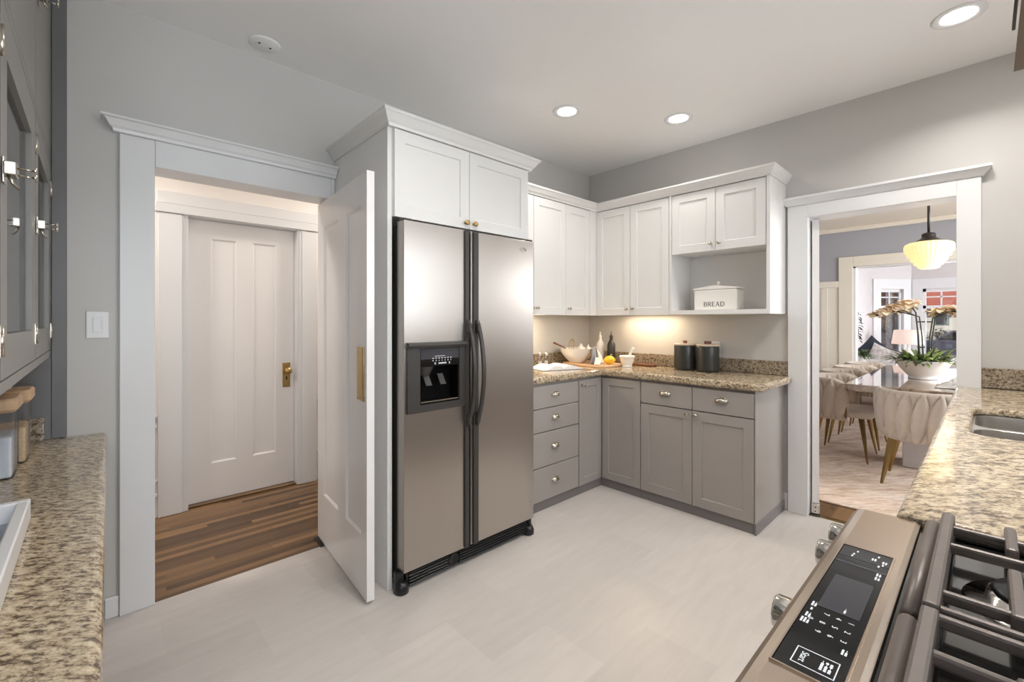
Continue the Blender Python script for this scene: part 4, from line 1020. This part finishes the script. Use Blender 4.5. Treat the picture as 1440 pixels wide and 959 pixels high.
m = MB(); m.tube([(3.045, 2.475, BT+.075), (3.01, 2.55, BT+.135), (2.975, 2.635, BT+.172)], [.006, .006, .009], 10); m.build('spoon_handle', M['walnut'], sp)
m = MB(); m.sphere((3.048, 2.468, BT+.070), .020, .022, .010); m.build('spoon_head', M['wood'], sp)
wk = thing('whisk', 'small wire whisk with looped wires standing up in the white bowl', 'whisk', (3.10, 2.47, BT+.08))
m = MB()
for a in (0, PI/4, PI/2, 3*PI/4):
    pts = []
    for i in range(17):
        t = i/16; s = math.sin(PI*t)*.030*(1 if t < .5 else 1); u = abs(2*t-1)
        sg = 1 if t < .5 else -1
        pts.append((3.095+sg*.030*math.sin(PI*(1-u))**.7*math.cos(a)+.02*(1-u), 2.535+sg*.030*math.sin(PI*(1-u))**.7*math.sin(a), BT+.10+.105*(1-u)))
    m.tube(pts, .0012, 6)
m.build('wires', M['brass'], wk)
m = MB(); m.tube([(3.095, 2.535, BT+.10), (3.10, 2.50, BT+.045)], .006, 8); m.build('grip', M['wood'], wk)
# towel draped from bowl rim to the board: folded, wavy sheet
tw = thing('towel', 'striped grey and white linen towel hanging from the white bowl', 'towel', (3.12, 2.3, BT))
def towel(name, mtl, A0, A1, B0, B1, sag, folds, amp, ph):
    # cloth hung from edge A0-A1 on the bowl rim down to edge B0-B1 on the board, with vertical folds
    m = MB(); NU, NV = 24, 30; vs = []; fs = []
    A0, A1, B0, B1 = map(Vector, (A0, A1, B0, B1)); out = Vector((-.45, -.89, 0))
    for i in range(NU+1):
        t = i/NU
        for j in range(NV+1):
            s = j/NV; p0 = A0.lerp(A1, s); p1 = B0.lerp(B1, s); q = p0.lerp(p1, t)
            q.z = p0.z+(p1.z-p0.z)*(t**1.25)
            q += out*(sag*math.sin(PI*t)+amp*(.35+t*.65)*math.sin(folds*2*PI*s+ph))+Vector((0, 0, .014*math.sin(PI*min(1, t*4))*(t < .25)))
            q.z = max(q.z, BT+.003)
            vs.append(q)
    for i in range(NU):
        for j in range(NV): fs.append((i*(NV+1)+j, i*(NV+1)+j+1, (i+1)*(NV+1)+j+1, (i+1)*(NV+1)+j))
    m.add(vs, fs, 0, True); ob = m.build(name, mtl, tw)
    md = ob.modifiers.new('Solidify', 'SOLIDIFY'); md.thickness = .0025; md.offset = 1
towel('front_fold', M['linen'], (3.165, 2.326, BT+.134), (3.252, 2.398, BT+.130), (3.085, 2.225, BT+.004), (3.232, 2.282, BT+.004), .022, 2.0, .014, .4)
towel('back_fold', M['greycloth'], (3.105, 2.312, BT+.132), (3.180, 2.330, BT+.131), (3.020, 2.280, BT+.004), (3.105, 2.250, BT+.004), .016, 1.5, .013, 2.0)
towel('tail', M['linen'], (3.075, 2.252, BT+.045), (3.150, 2.240, BT+.045), (3.000, 2.215, BT+.003), (3.040, 2.185, BT+.003), .0, 1.0, .004, 0)
lm = thing('lemon', 'yellow lemon on the cutting board', 'lemon', (3.165, 2.175, BT))
m = MB(Matrix.Translation((3.165, 2.175, BT+.036)) @ Matrix.Rotation(-.75, 4, 'Z') @ Matrix.Rotation(PI/2, 4, 'Y')); m.lathe([(0, -.052), (.006, -.050), (.012, -.044), (.028, -.030), (.036, -.010), (.036, .010), (.028, .030), (.013, .043), (.007, .049), (0, .051)], seg=28); m.build('fruit', M['lemon'], lm)
def bottle(x, y, r, h, mtl, lab, nz):
    t = thing('oil_bottle', lab, 'bottle', (x, y, CT), 'oil bottles')
    m = MB(); m.lathe([(0, 0), (r*.92, 0), (r, .006), (r, h*.58), (r*.92, h*.66), (r*.60, h*.74), (r*.40, h*.79), (r*.38, h*.88), (r*.46, h*.89), (r*.46, h*.92), (0, h*.92)], (x, y, CT), 28); b_ = m.build('bottle_body', mtl, t)
    m = MB(); m.lathe([(.010, h*.92), (.010, h*.95), (.005, h*.97), (.004, h*1.06), (0, h*1.06)], (x, y, CT), 14); m.build('pourer', M[nz], t)
    m = MB(); k = r+.0004
    for i, zz in enumerate((.30, .27, .245)):
        wa = .28 if i == 0 else .2
        vs = [(x+k*math.cos(a), y+k*math.sin(a), CT+h*zz+dz) for dz in (0, .006 if i == 0 else .003) for a in [3.75-wa+2*wa*q/8 for q in range(9)]]
        m.add(vs, [(q, q+1, 10+q, 9+q) for q in range(8)])
    m.build('label_print', M['palegrey'], b_)
bottle(3.38, 2.425, .036, .268, M['ceramic'], 'white oil bottle beside the black one in the corner', 'ceramic')
bottle(3.38, 2.305, .037, .272, M['ceramicblk'], 'black oil bottle behind the lemon', 'charcoal')
mt = thing('mortar', 'white footed mortar beside the lemon', 'mortar', (3.25, 2.06, CT))
m = MB(); m.lathe([(0, 0), (.042, 0), (.044, .006), (.038, .012), (.044, .022), (.056, .050), (.060, .076), (.064, .078), (.065, .092), (.061, .094), (.056, .090), (.050, .052), (.030, .026), (0, .022)], (3.25, 2.06, CT), 36); m.build('mortar_bowl', M['ceramic'], mt)
ps = thing('pestle', 'white pestle standing in the mortar', 'pestle', (3.25, 2.06, CT+.03))
m = MB(); m.tube([(3.25, 2.075, CT+.040), (3.252, 2.06, CT+.060), (3.258, 2.025, CT+.125), (3.26, 2.005, CT+.160)], [.016, .012, .010, .013], 14); m.build('pestle_rod', M['ceramic'], ps)
# open book
bk = thing('cookbook', 'open white paged book lying on the counter beside the refrigerator', 'book', (2.70, 2.36, CT))
m = MB(rot((2.70, 2.365, CT), -.30)); m.box(-.19, .19, -.125, .125, 0, .004, .001); m.build('cover', M['greycloth'], bk)
for sgn in (-1, 1):
    m = MB(rot((2.70, 2.365, CT), -.30)); NX = 14; top = []; 
    for i in range(NX+1):
        t = i/NX; top.append((sgn*t*.18, .006+.036*math.sin(PI*min(1, t*1.1+.04))**.8*(1-t*.55)+.002*(1-t)))
    poly = top+[(sgn*.18, .0045), (0, .0045)]
    m.prism(poly, 'y', -.118, .118); o = m.build('page_block', M['paper'], bk)
    m = MB(rot((2.70, 2.365, CT), -.30))
    for r in range(9):
        y = .085-r*.02
        for i0, i1 in ((3, 6), (6, 9), (9, 12)):
            a, c_ = top[i0], top[i1]
            m.add([(a[0], y, a[1]+.0008), (c_[0], y, c_[1]+.0008), (c_[0], y-.004, c_[1]+.0008), (a[0], y-.004, a[1]+.0008)], [(0, 1, 2, 3)])
    m.build('print', M['palegrey'], o)
for (x, y, lab) in ((2.735, 2.575, 'glass shaker nearest the refrigerator, behind the open book'), (2.79, 2.555, 'glass shaker to the right of its twin, behind the open book')):
    t = thing('shaker', lab, 'shaker', (x, y, CT), 'glass shakers')
    m = MB(); m.lathe([(0, 0), (.021, 0), (.022, .004), (.016, .05), (.016, .09), (.017, .092), (0, .092)], (x, y, CT), 18); m.build('glass_body', M['jar'], t)
    m = MB(); m.lathe([(0, .003), (.019, .003), (.015, .045), (0, .046)], (x, y, CT), 14); m.build('contents', M['paper'], t)
    m = MB(); m.lathe([(.017, .0925), (.019, .096), (.018, .112), (.010, .122), (0, .124)], (x, y, CT), 18); m.build('cap', M['chrome'], t)

# =================================================================== dining room
m = MB(); m.box(3.875, 8.6, -1.5, 2.1, .0, .012, .003); tag(m.build('area_rug', M['rug']), 'large distressed beige rug under the dining table', 'rug')
tb = thing('dining_table', 'long polished stone dining table in the room beyond', 'table', (6.18, .36, 0))
m = MB(); m.poly_holes(rounded([(4.95, -.16), (7.42, -.16), (7.42, .885), (4.95, .885)], .04, (0, 1, 2, 3)), [], .69, .752, .008); m.build('tabletop', M['marble'], tb)
for x0, x1 in ((5.28, 5.62), (6.75, 7.09)):
    m = MB(); m.box(x0, x1, .14, .52, .014, .689, .006); m.build('pedestal', M['sofa'], tb)

def make_chair(lab):
    ch = thing('dining_chair', lab, 'chair', (0, 0, 0), 'woven back dining chairs with brass legs')
    A, B_, zl, zh = .240, .230, .37, .765
    NU, NV = 216, 26; vs = []; fs = []
    th0, th1 = math.radians(-22), math.radians(202)
    # arc-length table
    ths = [th0+(th1-th0)*i/400 for i in range(401)]; cum = [0]
    P = lambda t: (A*math.cos(t), B_*math.sin(t)+.03)
    for a, c_ in zip(ths, ths[1:]): cum.append(cum[-1]+math.dist(P(a), P(c_)))
    Ltot = cum[-1]; NC = 11; cw = Ltot/NC
    def at(s):
        k = min(range(len(cum)), key=lambda i: abs(cum[i]-s)) if False else None
        lo, hi = 0, len(cum)-1
        while hi-lo > 1:
            md_ = (lo+hi)//2
            if cum[md_] <= s: lo = md_
            else: hi = md_
        f = (s-cum[lo])/max(1e-9, cum[hi]-cum[lo]); return ths[lo]+(ths[hi]-ths[lo])*f
    def puff(s, v):
        # leaf-like vertical strips that taper to points, with grooves between, staggered in two layers
        x = s/cw; dmin = 9.0; sl = .55*(v-.5)
        for k in range(-1, NC+2):
            hw = .53*max(0, 1-((v-.47)/.49)**2)**.62
            if hw > 1e-4: dmin = min(dmin, abs(x-(k+.5+sl))/hw)
        if dmin < 1: return .006+.036*(1-dmin**2.2)**.5
        g = min(1, (dmin-1)/.45)
        return .026*g**.5
    def ring(side):
        for i in range(NU+1):
            s = Ltot*i/NU; t = at(s); px, py = P(t)
            n = Vector((math.cos(t)/A, math.sin(t)/B_, 0)).normalized()
            e = min(1, min(i, NU-i)/(NU*.10))            # lower towards the open ends
            for j in range(NV+1):
                v = j/NV; top = zl+(zh-zl)*(.80+.20*e**.5)
                z = zl+(top-zl)*v; lean = .05*v
                h = puff(s, v) if side == 1 else .006+.5*puff(s, v)
                r = n*(.008+h)*side
                edge = math.sin(PI*min(1, max(0, v)))**.2 if 0 < v < 1 else 0
                q = Vector((px, py, z))+Vector((n.x*lean*.6, n.y*lean, 0))+r*(edge if edge > .25 else .25)
                vs.append(q)
    ring(1); ring(-1)
    k = NV+1; off = (NU+1)*k
    for i in range(NU):
        for j in range(NV):
            a = i*k+j; fs.append((a, a+1, a+k+1, a+k)); fs.append((off+a, off+a+k, off+a+k+1, off+a+1))
    for i in range(NU):
        fs.append((i*k, (i+1)*k, off+(i+1)*k, off+i*k)); fs.append((i*k+NV, off+i*k+NV, off+(i+1)*k+NV, (i+1)*k+NV))
    for i in (0, NU):
        for j in range(NV): fs.append((i*k+j, off+i*k+j, off+i*k+j+1, i*k+j+1))
    m = MB(); m.add(vs, fs, 0, True); m.build('backrest', M['velvet'], ch)
    m = MB()
    for z, ins, nn in ((.405, .03, 0), (.41, .012, 0), (.43, 0, 0), (.455, 0, 0), (.472, .012, 0), (.478, .04, 0)): pass
    lv = [(.03, .400), (.008, .404), (0, .42), (0, .448), (.010, .466), (.04, .474)]
    rings = [rrect(-.232+i, .232-i, -.245+i, .225-i, .07) for i, z in lv]; kk = len(rings[0])
    V = [(x, y, z) for (i, z), r in zip(lv, rings) for x, y in r]
    F = [(a*kk+t, a*kk+(t+1) % kk, (a+1)*kk+(t+1) % kk, (a+1)*kk+t) for a in range(len(lv)-1) for t in range(kk)]+[tuple(range(kk))[::-1], tuple(range((len(lv)-1)*kk, len(lv)*kk))]
    m.add(V, F, 0, True); m.build('seat', M['velvet'], ch)
    for sx, sy in ((-1, -1), (1, -1), (-1, 1), (1, 1)):
        # flat tapered blade legs, wide at the seat
        t0, t1 = Vector((sx*.165, sy*.165, .404)), Vector((sx*.236, sy*.215, .0))
        m = MB(); r0, r1 = .034, .009
        q = [(t0.x-r0, t0.y, t0.z), (t0.x, t0.y-r0*sy, t0.z), (t0.x+r0, t0.y, t0.z), (t0.x, t0.y+r0*.4*sy, t0.z),
             (t1.x-r1, t1.y, 0), (t1.x, t1.y-r1*sy, 0), (t1.x+r1, t1.y, 0), (t1.x, t1.y+r1*.6*sy, 0)]
        m.add(q, [(0, 1, 2, 3), (7, 6, 5, 4)]+[(i, (i+1) % 4, 4+(i+1) % 4, 4+i) for i in range(4)]); m.build('leg', M['gold'], ch, 'tapered brass leg')
    for sx in (-1, 1):
        m = MB(); m.tube([(sx*.268, -.055, .40), (sx*.272, -.060, .58), (sx*.270, -.058, .70)], .007, 8); m.box(sx*.268-.010, sx*.268+.010, -.075, .0, .545, .565, .003); m.build('side_clip', M['gold'], ch)
    return ch
ch0 = make_chair('woven back dining chair at the head of the table, its back to the kitchen')
ch0.location = (4.83, .345, .0125); ch0.rotation_euler = (0, 0, PI/2)
for x, lab in ((5.365, 'dining chair on the left side of the table nearest the doorway'), (5.995, 'second dining chair along the left side of the table'), (6.625, 'third dining chair along the left side of the table'), (7.255, 'dining chair at the far end of the table left side')):
    dup(ch0, (x, .955, .0125), 0, lab)

# pendant
pn = thing('pendant_lamp', 'glowing stepped milk glass pendant lamp over the dining table', 'lamp', (6.1, .40, 1.87))
m = MB(); m.tube([(6.1, .4, 2.20), (6.1, .4, 2.645)], .011, 10); m.lathe([(0, 0), (.06, 0), (.058, -.02), (.012, -.03), (0, -.03)], (6.1, .4, 2.649), 24); m.build('rod', M['darkbronze'], pn)
m = MB(); m.lathe([(0, .335), (.02, .335), (.05, .325), (.056, .305), (.052, .290), (.065, .275), (.10, .252), (.118, .244), (.115, .240), (.04, .242)], (6.1, .4, 1.87), 32); m.build('fitter', M['darkbronze'], pn)
prof = [(r*.74, z) for r, z in [(0, -.028), (.08, -.030), (.114, -.016), (.117, .004), (.144, .008), (.154, .026), (.156, .044), (.181, .047), (.191, .068), (.193, .088), (.215, .091), (.225, .112), (.227, .130), (.244, .133), (.253, .160), (.253, .200), (.240, .220), (.205, .234), (.150, .242)]]
m = MB(); m.lathe(prof, (6.1, .4, 1.87), 128)
for i, v in enumerate(m.v):
    dx, dy = v.x-6.1, v.y-.4; k = 1+.018*math.cos(32*math.atan2(dy, dx)); m.v[i] = Vector((6.1+dx*k, .4+dy*k, v.z))
m.build('globe_shade', M['shade'], pn)
pl_ = bpy.data.lights.new('pendant_bulb', 'POINT'); pl_.energy = PENDANT_W; pl_.color = (1, .84, .6); pl_.shadow_soft_size = .2
po = bpy.data.objects.new('pendant_bulb', pl_); C.objects.link(po); po.location = (6.1, .4, 1.70)

# planter with orchids
op = thing('orchid_planter', 'wide white footed bowl of peach orchids and leaves on the dining table', 'plant', (5.92, .43, .753))
X, Y, Z = 5.92, .43, .753
m = MB(); m.lathe([(r*.82, z) for r, z in [(0, 0), (.135, 0), (.138, .010), (.128, .020), (.150, .040), (.215, .105), (.262, .175), (.268, .180), (.258, .182), (.2, .10), (.13, .05), (0, .04)]], (X, Y, Z), 48); m.build('planter_bowl', M['ceramic'], op)
m = MB(); m.lathe([(.205, .165), (.165, .178), (0, .19)], (X, Y, Z), 30); m.build('moss', M['moss'], op)
def leaf_blade(m, base, yaw, pitch, L, W, curl=.5, n=7):
    P = Vector(base); vs = []; a = pitch
    d2 = Vector((math.cos(yaw), math.sin(yaw), 0)); sd = Vector((-math.sin(yaw), math.cos(yaw), 0))
    for i in range(n+1):
        t = i/n; w = W*math.sin(PI*(t*.92+.05))**.8
        u = -d2*math.sin(a)+Vector((0, 0, 1))*math.cos(a)
        vs += [P-sd*w/2+u*w*.15, P, P+sd*w/2+u*w*.15]
        P = P+(d2*math.cos(a)+Vector((0, 0, 1))*math.sin(a))*(L/n); a -= curl/n*2
    fs = []
    for i in range(n): fs += [(i*3, i*3+1, i*3+4, i*3+3), (i*3+1, i*3+2, i*3+5, i*3+4)]
    m.add(vs, fs, 0, True)
rnd = random.Random(3)
for nm, mt_, cnt in (('foliage', 'leaf', 110), ('pale_foliage', 'leaflight', 60)):
    m = MB()
    for i in range(cnt):
        a = rnd.uniform(0, 2*PI); r = rnd.uniform(.04, .205)
        leaf_blade(m, (X+r*math.cos(a), Y+r*math.sin(a), Z+.165), a+rnd.uniform(-.7, .7), rnd.uniform(.2, 1.3), rnd.uniform(.09, .19), rnd.uniform(.018, .042), rnd.uniform(.3, .9))
    m.build(nm, M[mt_], op)
heads = [((X-.03, Y+.02), (X-.06, Y+.16), 1.43), ((X+.02, Y+.03), (X-.03, Y+.08), 1.46), ((X+.01, Y-.04), (X+.02, Y-.10), 1.40), ((X-.02, Y-.06), (X-.05, Y-.19), 1.41), ((X+.05, Y), (X+.08, Y+.20), 1.42)]
for (bx, by), (hx, hy), hz in heads:
    b0, h0 = Vector((bx, by, Z+.17)), Vector((hx, hy, hz)); dirn = Vector((h0.x-b0.x, h0.y-b0.y, 0)); dirn = dirn.normalized() if dirn.length else Vector((1, 0, 0))
    m = MB(); pts = [b0, b0.lerp(Vector((bx, by, hz)), .5)+dirn*.01, Vector((bx, by, hz-.06))+dirn*.03, h0, h0+dirn*.10+Vector((0, 0, -.01)), h0+dirn*.19+Vector((0, 0, -.06))]
    m.tube(pts, .006, 6)
    for z_ in (.30, .55): m.box(bx-.012, bx+.012, by-.012, by+.012, Z+z_, Z+z_+.012)
    st = m.build('stalk', M['stalk'], op)
    m = MB()
    for k in range(12):
        t = k/11; c_ = h0+dirn*(-.03+.22*t)+Vector((rnd.uniform(-.05, .05), rnd.uniform(-.05, .05), .02-.06*t*t+rnd.uniform(-.03, .04)))
        yaw = rnd.uniform(0, 2*PI)
        for q in range(5):
            leaf_blade(m, c_, yaw+q*2*PI/5, rnd.uniform(-.2, .7), .062, .066, .6, 4)
    m.build('blossoms', M['petal'], st)
# napkin and dishes at the right of the planter
np_ = MB(); rn = random.Random(5); NU = 14; vs = []; fs = []
for i in range(NU+1):
    for j in range(NU+1):
        u, v = i/NU-.5, j/NU-.5; d = math.hypot(u, v)
        vs.append((5.33+u*.30, .165+v*.28, .758+max(0, .10*(1-(d/.5)**1.2))*(.6+.4*math.cos(5*math.atan2(v, u)+d*9))))
for i in range(NU):
    for j in range(NU): fs.append((i*(NU+1)+j, i*(NU+1)+j+1, (i+1)*(NU+1)+j+1, (i+1)*(NU+1)+j))
np_.add(vs, fs, 0, True); o = np_.build('napkin', M['paper']); o.modifiers.new('Solidify', 'SOLIDIFY').thickness = .003
tag(o, 'crumpled white napkin on the dining table right of the planter', 'napkin')

# =================================================================== living room
sf = thing('armchair', 'pale grey upholstered chair seen from behind, heaped with cushions', 'armchair', (9.3, 1.25, 0))
m = MB(); m.box(9.035, 9.85, .93, 1.57, .05, .42, .04, seg=2); m.build('seat', M['sofa'], sf)
m = MB(); m.box(8.85, 9.03, .93, 1.57, .05, .71, .04, seg=2); m.build('backrest', M['sofa'], sf)
def cushion(c, s, rotm, mtl, lab):
    m = MB(Matrix.Translation(c) @ rotm); N = 12; vs = []; fs = []
    for side in (1, -1):
        for i in range(N+1):
            for j in range(N+1):
                u, v = 2*i/N-1, 2*j/N-1
                h = side*.085*s*((1-u**4)*(1-v**4))**.6
                pin = 1-.10*(abs(u)*abs(v))**0+.06*(abs(u*v))
                vs.append((u*s*.5*(1-.10*(1-v*v)), v*s*.5*(1-.10*(1-u*u)), h*1.2))
    k = (N+1)**2
    for sd in (0, 1):
        for i in range(N):
            for j in range(N):
                a = sd*k+i*(N+1)+j; q = (a, a+1, a+N+2, a+N+1); fs.append(q if sd == 0 else q[::-1])
    m.add(vs, fs, 0, True); return tag(m.build('throw_pillow', M[mtl]), lab, 'pillow', 'throw pillows on the armchair')
def prot(yaw, tilt, roll): return Matrix.Rotation(yaw, 4, 'Z') @ Matrix.Rotation(PI/2-tilt, 4, 'Y') @ Matrix.Rotation(roll, 4, 'Z')
cushion((9.50, 1.44, .70), .30, prot(.1, .15, .75), 'navy', 'small dark throw pillow at the left behind the green plant')
cushion((9.29, 1.27, .78), .44, prot(.05, .15, .72), 'navy', 'dark teal throw pillow standing on its corner')
cushion((9.14, 1.15, .74), .36, prot(.0, .15, .45), 'patterned', 'pale patterned throw pillow in front of the teal one')
cushion((9.44, 1.06, .70), .34, prot(-.05, .15, .35), 'navy', 'dark throw pillow at the right end of the cushions')
lp = thing('table_lamp', 'table lamp with blush drum shade by the bay window', 'lamp', (11.0, .98, .50))
m = MB(); m.lathe([(.235, .44), (.20, .70), (.197, .70), (.232, .44)], (10.95, 1.0, .45), 36); m.build('lamp_shade', M['lampshade'], lp)
m = MB(); m.lathe([(0, 0), (.09, 0), (.10, .01), (.05, .03), (.08, .14), (.09, .22), (.04, .34), (.012, .36), (.012, .60), (0, .60)], (10.95, 1.0, .45), 28); m.build('lamp_base', M['ceramic'], lp)
st = thing('side_table', 'small wooden side table under the blush lamp', 'table', (10.98, .72, 0))
m = MB(); m.lathe([(0, .425), (.26, .425), (.265, .435), (.26, .449), (0, .449)], (10.95, .99, 0), 32); m.build('top', M['wood'], st)
for k in range(3):
    a = 2*PI*k/3; m = MB(); m.tube([(10.95+.1*math.cos(a), .99+.1*math.sin(a), .424), (10.95+.2*math.cos(a), .99+.2*math.sin(a), 0)], [.016, .011], 8); m.build('leg', M['wood'], st)
cs = thing('console', 'white low console with drawers beyond the wide opening', 'console', (8.52, 1.38, 0))
m = MB(); m.box(8.3, 8.75, 1.20, 1.57, .04, .66, .006); m.box(8.28, 8.77, 1.185, 1.58, .661, .69, .004); m.build('cabinet_body', M['white'], cs)
for z in (.10, .36):
    m = MB(); m.box(8.288, 8.299, 1.22, 1.55, z, z+.24, .002); d = m.build('drawer', M['white'], cs); k_ = MB(); k_.sphere((8.28, 1.385, z+.12), .012, .012, .012, 12, 8); k_.build('knob', M['nickel'], d)
pp = thing('potted_plant', 'small bushy green plant in a white pot on the console', 'plant', (8.5, 1.325, .691))
m = MB(); m.lathe([(0, 0), (.07, 0), (.085, .01), (.095, .09), (.09, .10), (.08, .09), (0, .085)], (8.5, 1.325, .691), 28); m.build('pot', M['ceramic'], pp)
m = MB()
for i in range(150):
    a = rnd.uniform(0, 2*PI); p = rnd.uniform(.1, 1.4); leaf_blade(m, (8.5+.04*math.cos(a), 1.325+.04*math.sin(a), .78), a, p, rnd.uniform(.09, .19), .022, .7, 4)
m.build('foliage', M['leaf'], pp)
vn = thing('trailing_plant', 'dark leafy branch against the pale living room wall', 'plant', (9.6, 1.5, 1.0))
m = MB(); m.tube([(9.7, 1.57, 1.45), (9.7, 1.545, 1.30), (9.7, 1.53, 1.12), (9.7, 1.55, .95)], .006, 6); m.lathe([(0, 0), (.03, 0), (.035, .05), (0, .05)], (9.7, 1.56, 1.42), 12); m.build('stem', M['stalk'], vn)
m = MB()
for i in range(16): leaf_blade(m, (9.7, 1.54, .98+i*.029), rnd.choice((-2.4, -.8, -1.6))+rnd.uniform(-.3, .3), rnd.uniform(-.5, .4), .10, .035, .5, 4)
m.build('foliage', M['navy'], vn)

# =================================================================== outdoors beyond the bay
def mat_tree(name, a, c_): return plain(name, a, .8, var=.4, scale=c_)
m = MB(); m.box(14, 120, -60, 60, -.65, -.6); struct(m.build('ground', plain('street_paving', S(156, 142, 138), .8, var=.1, scale=.5)))
hs = thing('house', 'house with a red tiled roof across the street', 'house', (66, -1, -.6))
m = MB(); m.box(63, 71, -8, 4.6, -.6, 2.7); m.build('walls', plain('pale_stucco', S(206, 206, 200), .8), hs)
m = MB(); m.prism([(62.2, 2.7), (67, 5.4), (71.8, 2.7), (71.8, 2.55), (62.2, 2.55)], 'y', -8.8, 5.4); m.build('roof', plain('red_roof_tile', S(168, 92, 78), .8, var=.15, scale=4, stretch=(1, 3, 1)), hs)
for y in (-5.5, -2.2, 1.4, 3.2):
    m = MB(); m.box(62.94, 63, y-.55, y+.55, .9, 2.2); f = m.build('window', plain('teal_shutter', S(110, 140, 140), .5), hs); m = MB(); m.box(62.9, 62.94, y-.4, y+.4, 1.0, 2.1); m.build('pane', M['lcd'], f)
h2 = thing('house', 'low tan house seen through the left bay window', 'house', (70, 12, -.6))
m = MB(); m.box(66, 74, 7.5, 14, -.6, 2.6); m.build('walls', plain('tan_stucco', S(176, 150, 118), .8), h2)
m = MB(); m.prism([(7.0, 2.55), (10.7, 4.2), (14.6, 2.55), (14.6, 2.4), (7.0, 2.4)], 'x', 65.4, 74.6); m.build('roof', plain('brown_roof', S(110, 84, 70), .8), h2)
def tree(x, y, h, w, mt_, lab, nm='street_tree', low=.35):
    t = thing(nm, lab, 'tree', (x, y, -.6))
    m = MB(); m.tube([(x, y, -.6), (x+.1, y, -.6+h*.35), (x, y+.1, -.6+h*.7)], [.16, .12, .05], 8); m.build('trunk', M['stalk'], t)
    m = MB()
    for i in range(620):
        a = rnd.uniform(0, 2*PI); p = rnd.uniform(-1, 1); r = rnd.uniform(.5, 1)
        c_ = (x+w*r*math.cos(a)*math.sqrt(1-p*p), y+w*r*math.sin(a)*math.sqrt(1-p*p), -.6+h*(low+(1-low)/2)+h*(1-low)/2*r*p)
        leaf_blade(m, c_, rnd.uniform(0, 6.28), rnd.uniform(-.6, .6), w*.22, w*.13, .4, 2)
    m.build('crown', mt_, t)
tree(50, 5.6, 5.2, 1.9, mat_tree('autumn_leaves', S(206, 150, 60), 3), 'street tree with golden autumn leaves')
tree(56, 7.9, 5.0, 2.0, mat_tree('ochre_leaves', S(190, 140, 84), 3), 'ochre leaved street tree behind the parked silver car')
tree(40, 4.25, 2.3, .75, mat_tree('dark_leaves', S(48, 66, 46), 3), 'dark green bush on the pavement', 'bush', .02)
tree(36, 1.9, 1.5, .8, mat_tree('hedge_leaves', S(70, 80, 66), 3), 'green bush outside the front bay window', 'bush', .02)
def car(x, y, mtl, lab):
    t = thing('car', lab, 'car', (x, y, -.6))
    m = MB(Matrix.Translation((x, y, -.6))); body = [(-2.1, .35), (-2.15, .75), (-1.9, .92), (-1.3, .98), (-.75, 1.42), (.75, 1.45), (1.35, 1.0), (2.05, .9), (2.15, .55), (2.1, .3)]
    m.prism(body, 'x', -.85, .85); m.build('body', mtl, t)
    m = MB(Matrix.Translation((x, y, -.6))); m.prism([(-1.15, 1.0), (-.7, 1.36), (.7, 1.38), (1.2, 1.02)], 'x', -.87, .87); m.build('windows', M['blackgloss'], t)
    for yy in (-1.35, 1.35):
        for xx in (-.82, .82):
            m = MB(Matrix.Translation((x+xx, y+yy, -.6)) @ Matrix.Rotation(PI/2, 4, 'Y')); m.lathe([(0, -.1), (.2, -.1), (.32, -.09), (.32, .09), (.2, .1), (0, .1)], (-.32, 0, 0), 20); m.build('wheel', M['black'], t)
car(46, 6.3, plain('silver_car_paint', S(190, 194, 198), .25, .6), 'silver car parked across the street')
car(30, .4, plain('slate_blue_car_paint', S(84, 88, 108), .3, .3), 'slate blue car parked outside the front bay window')

# unseen ceiling lamps, added to brighten the hall
for x, w, lab in ((-.55, 1.0, 'added round white hall ceiling lamp beyond the left of the doorway, out of view'), (2.0, .8, 'added round white hall ceiling lamp behind the refrigerator wall, out of view')):
    hl = thing('added_hall_lamp', lab, 'lamp', (x, 3.3, CZ), 'added hall lamps')
    m = MB(); m.lathe([(.15, 0), (.14, -.06), (.08, -.09), (0, -.10)], (x, 3.3, CZ-.0005), 32); m.build('lamp_bowl', M['ceramic'], hl)
    area('added_hall_glow', (x, 3.3, CZ-.12), (.4+.4*x, 3.3, .2), .30, .30, HALL_W*w, (1, .92, .84), 'DISK')
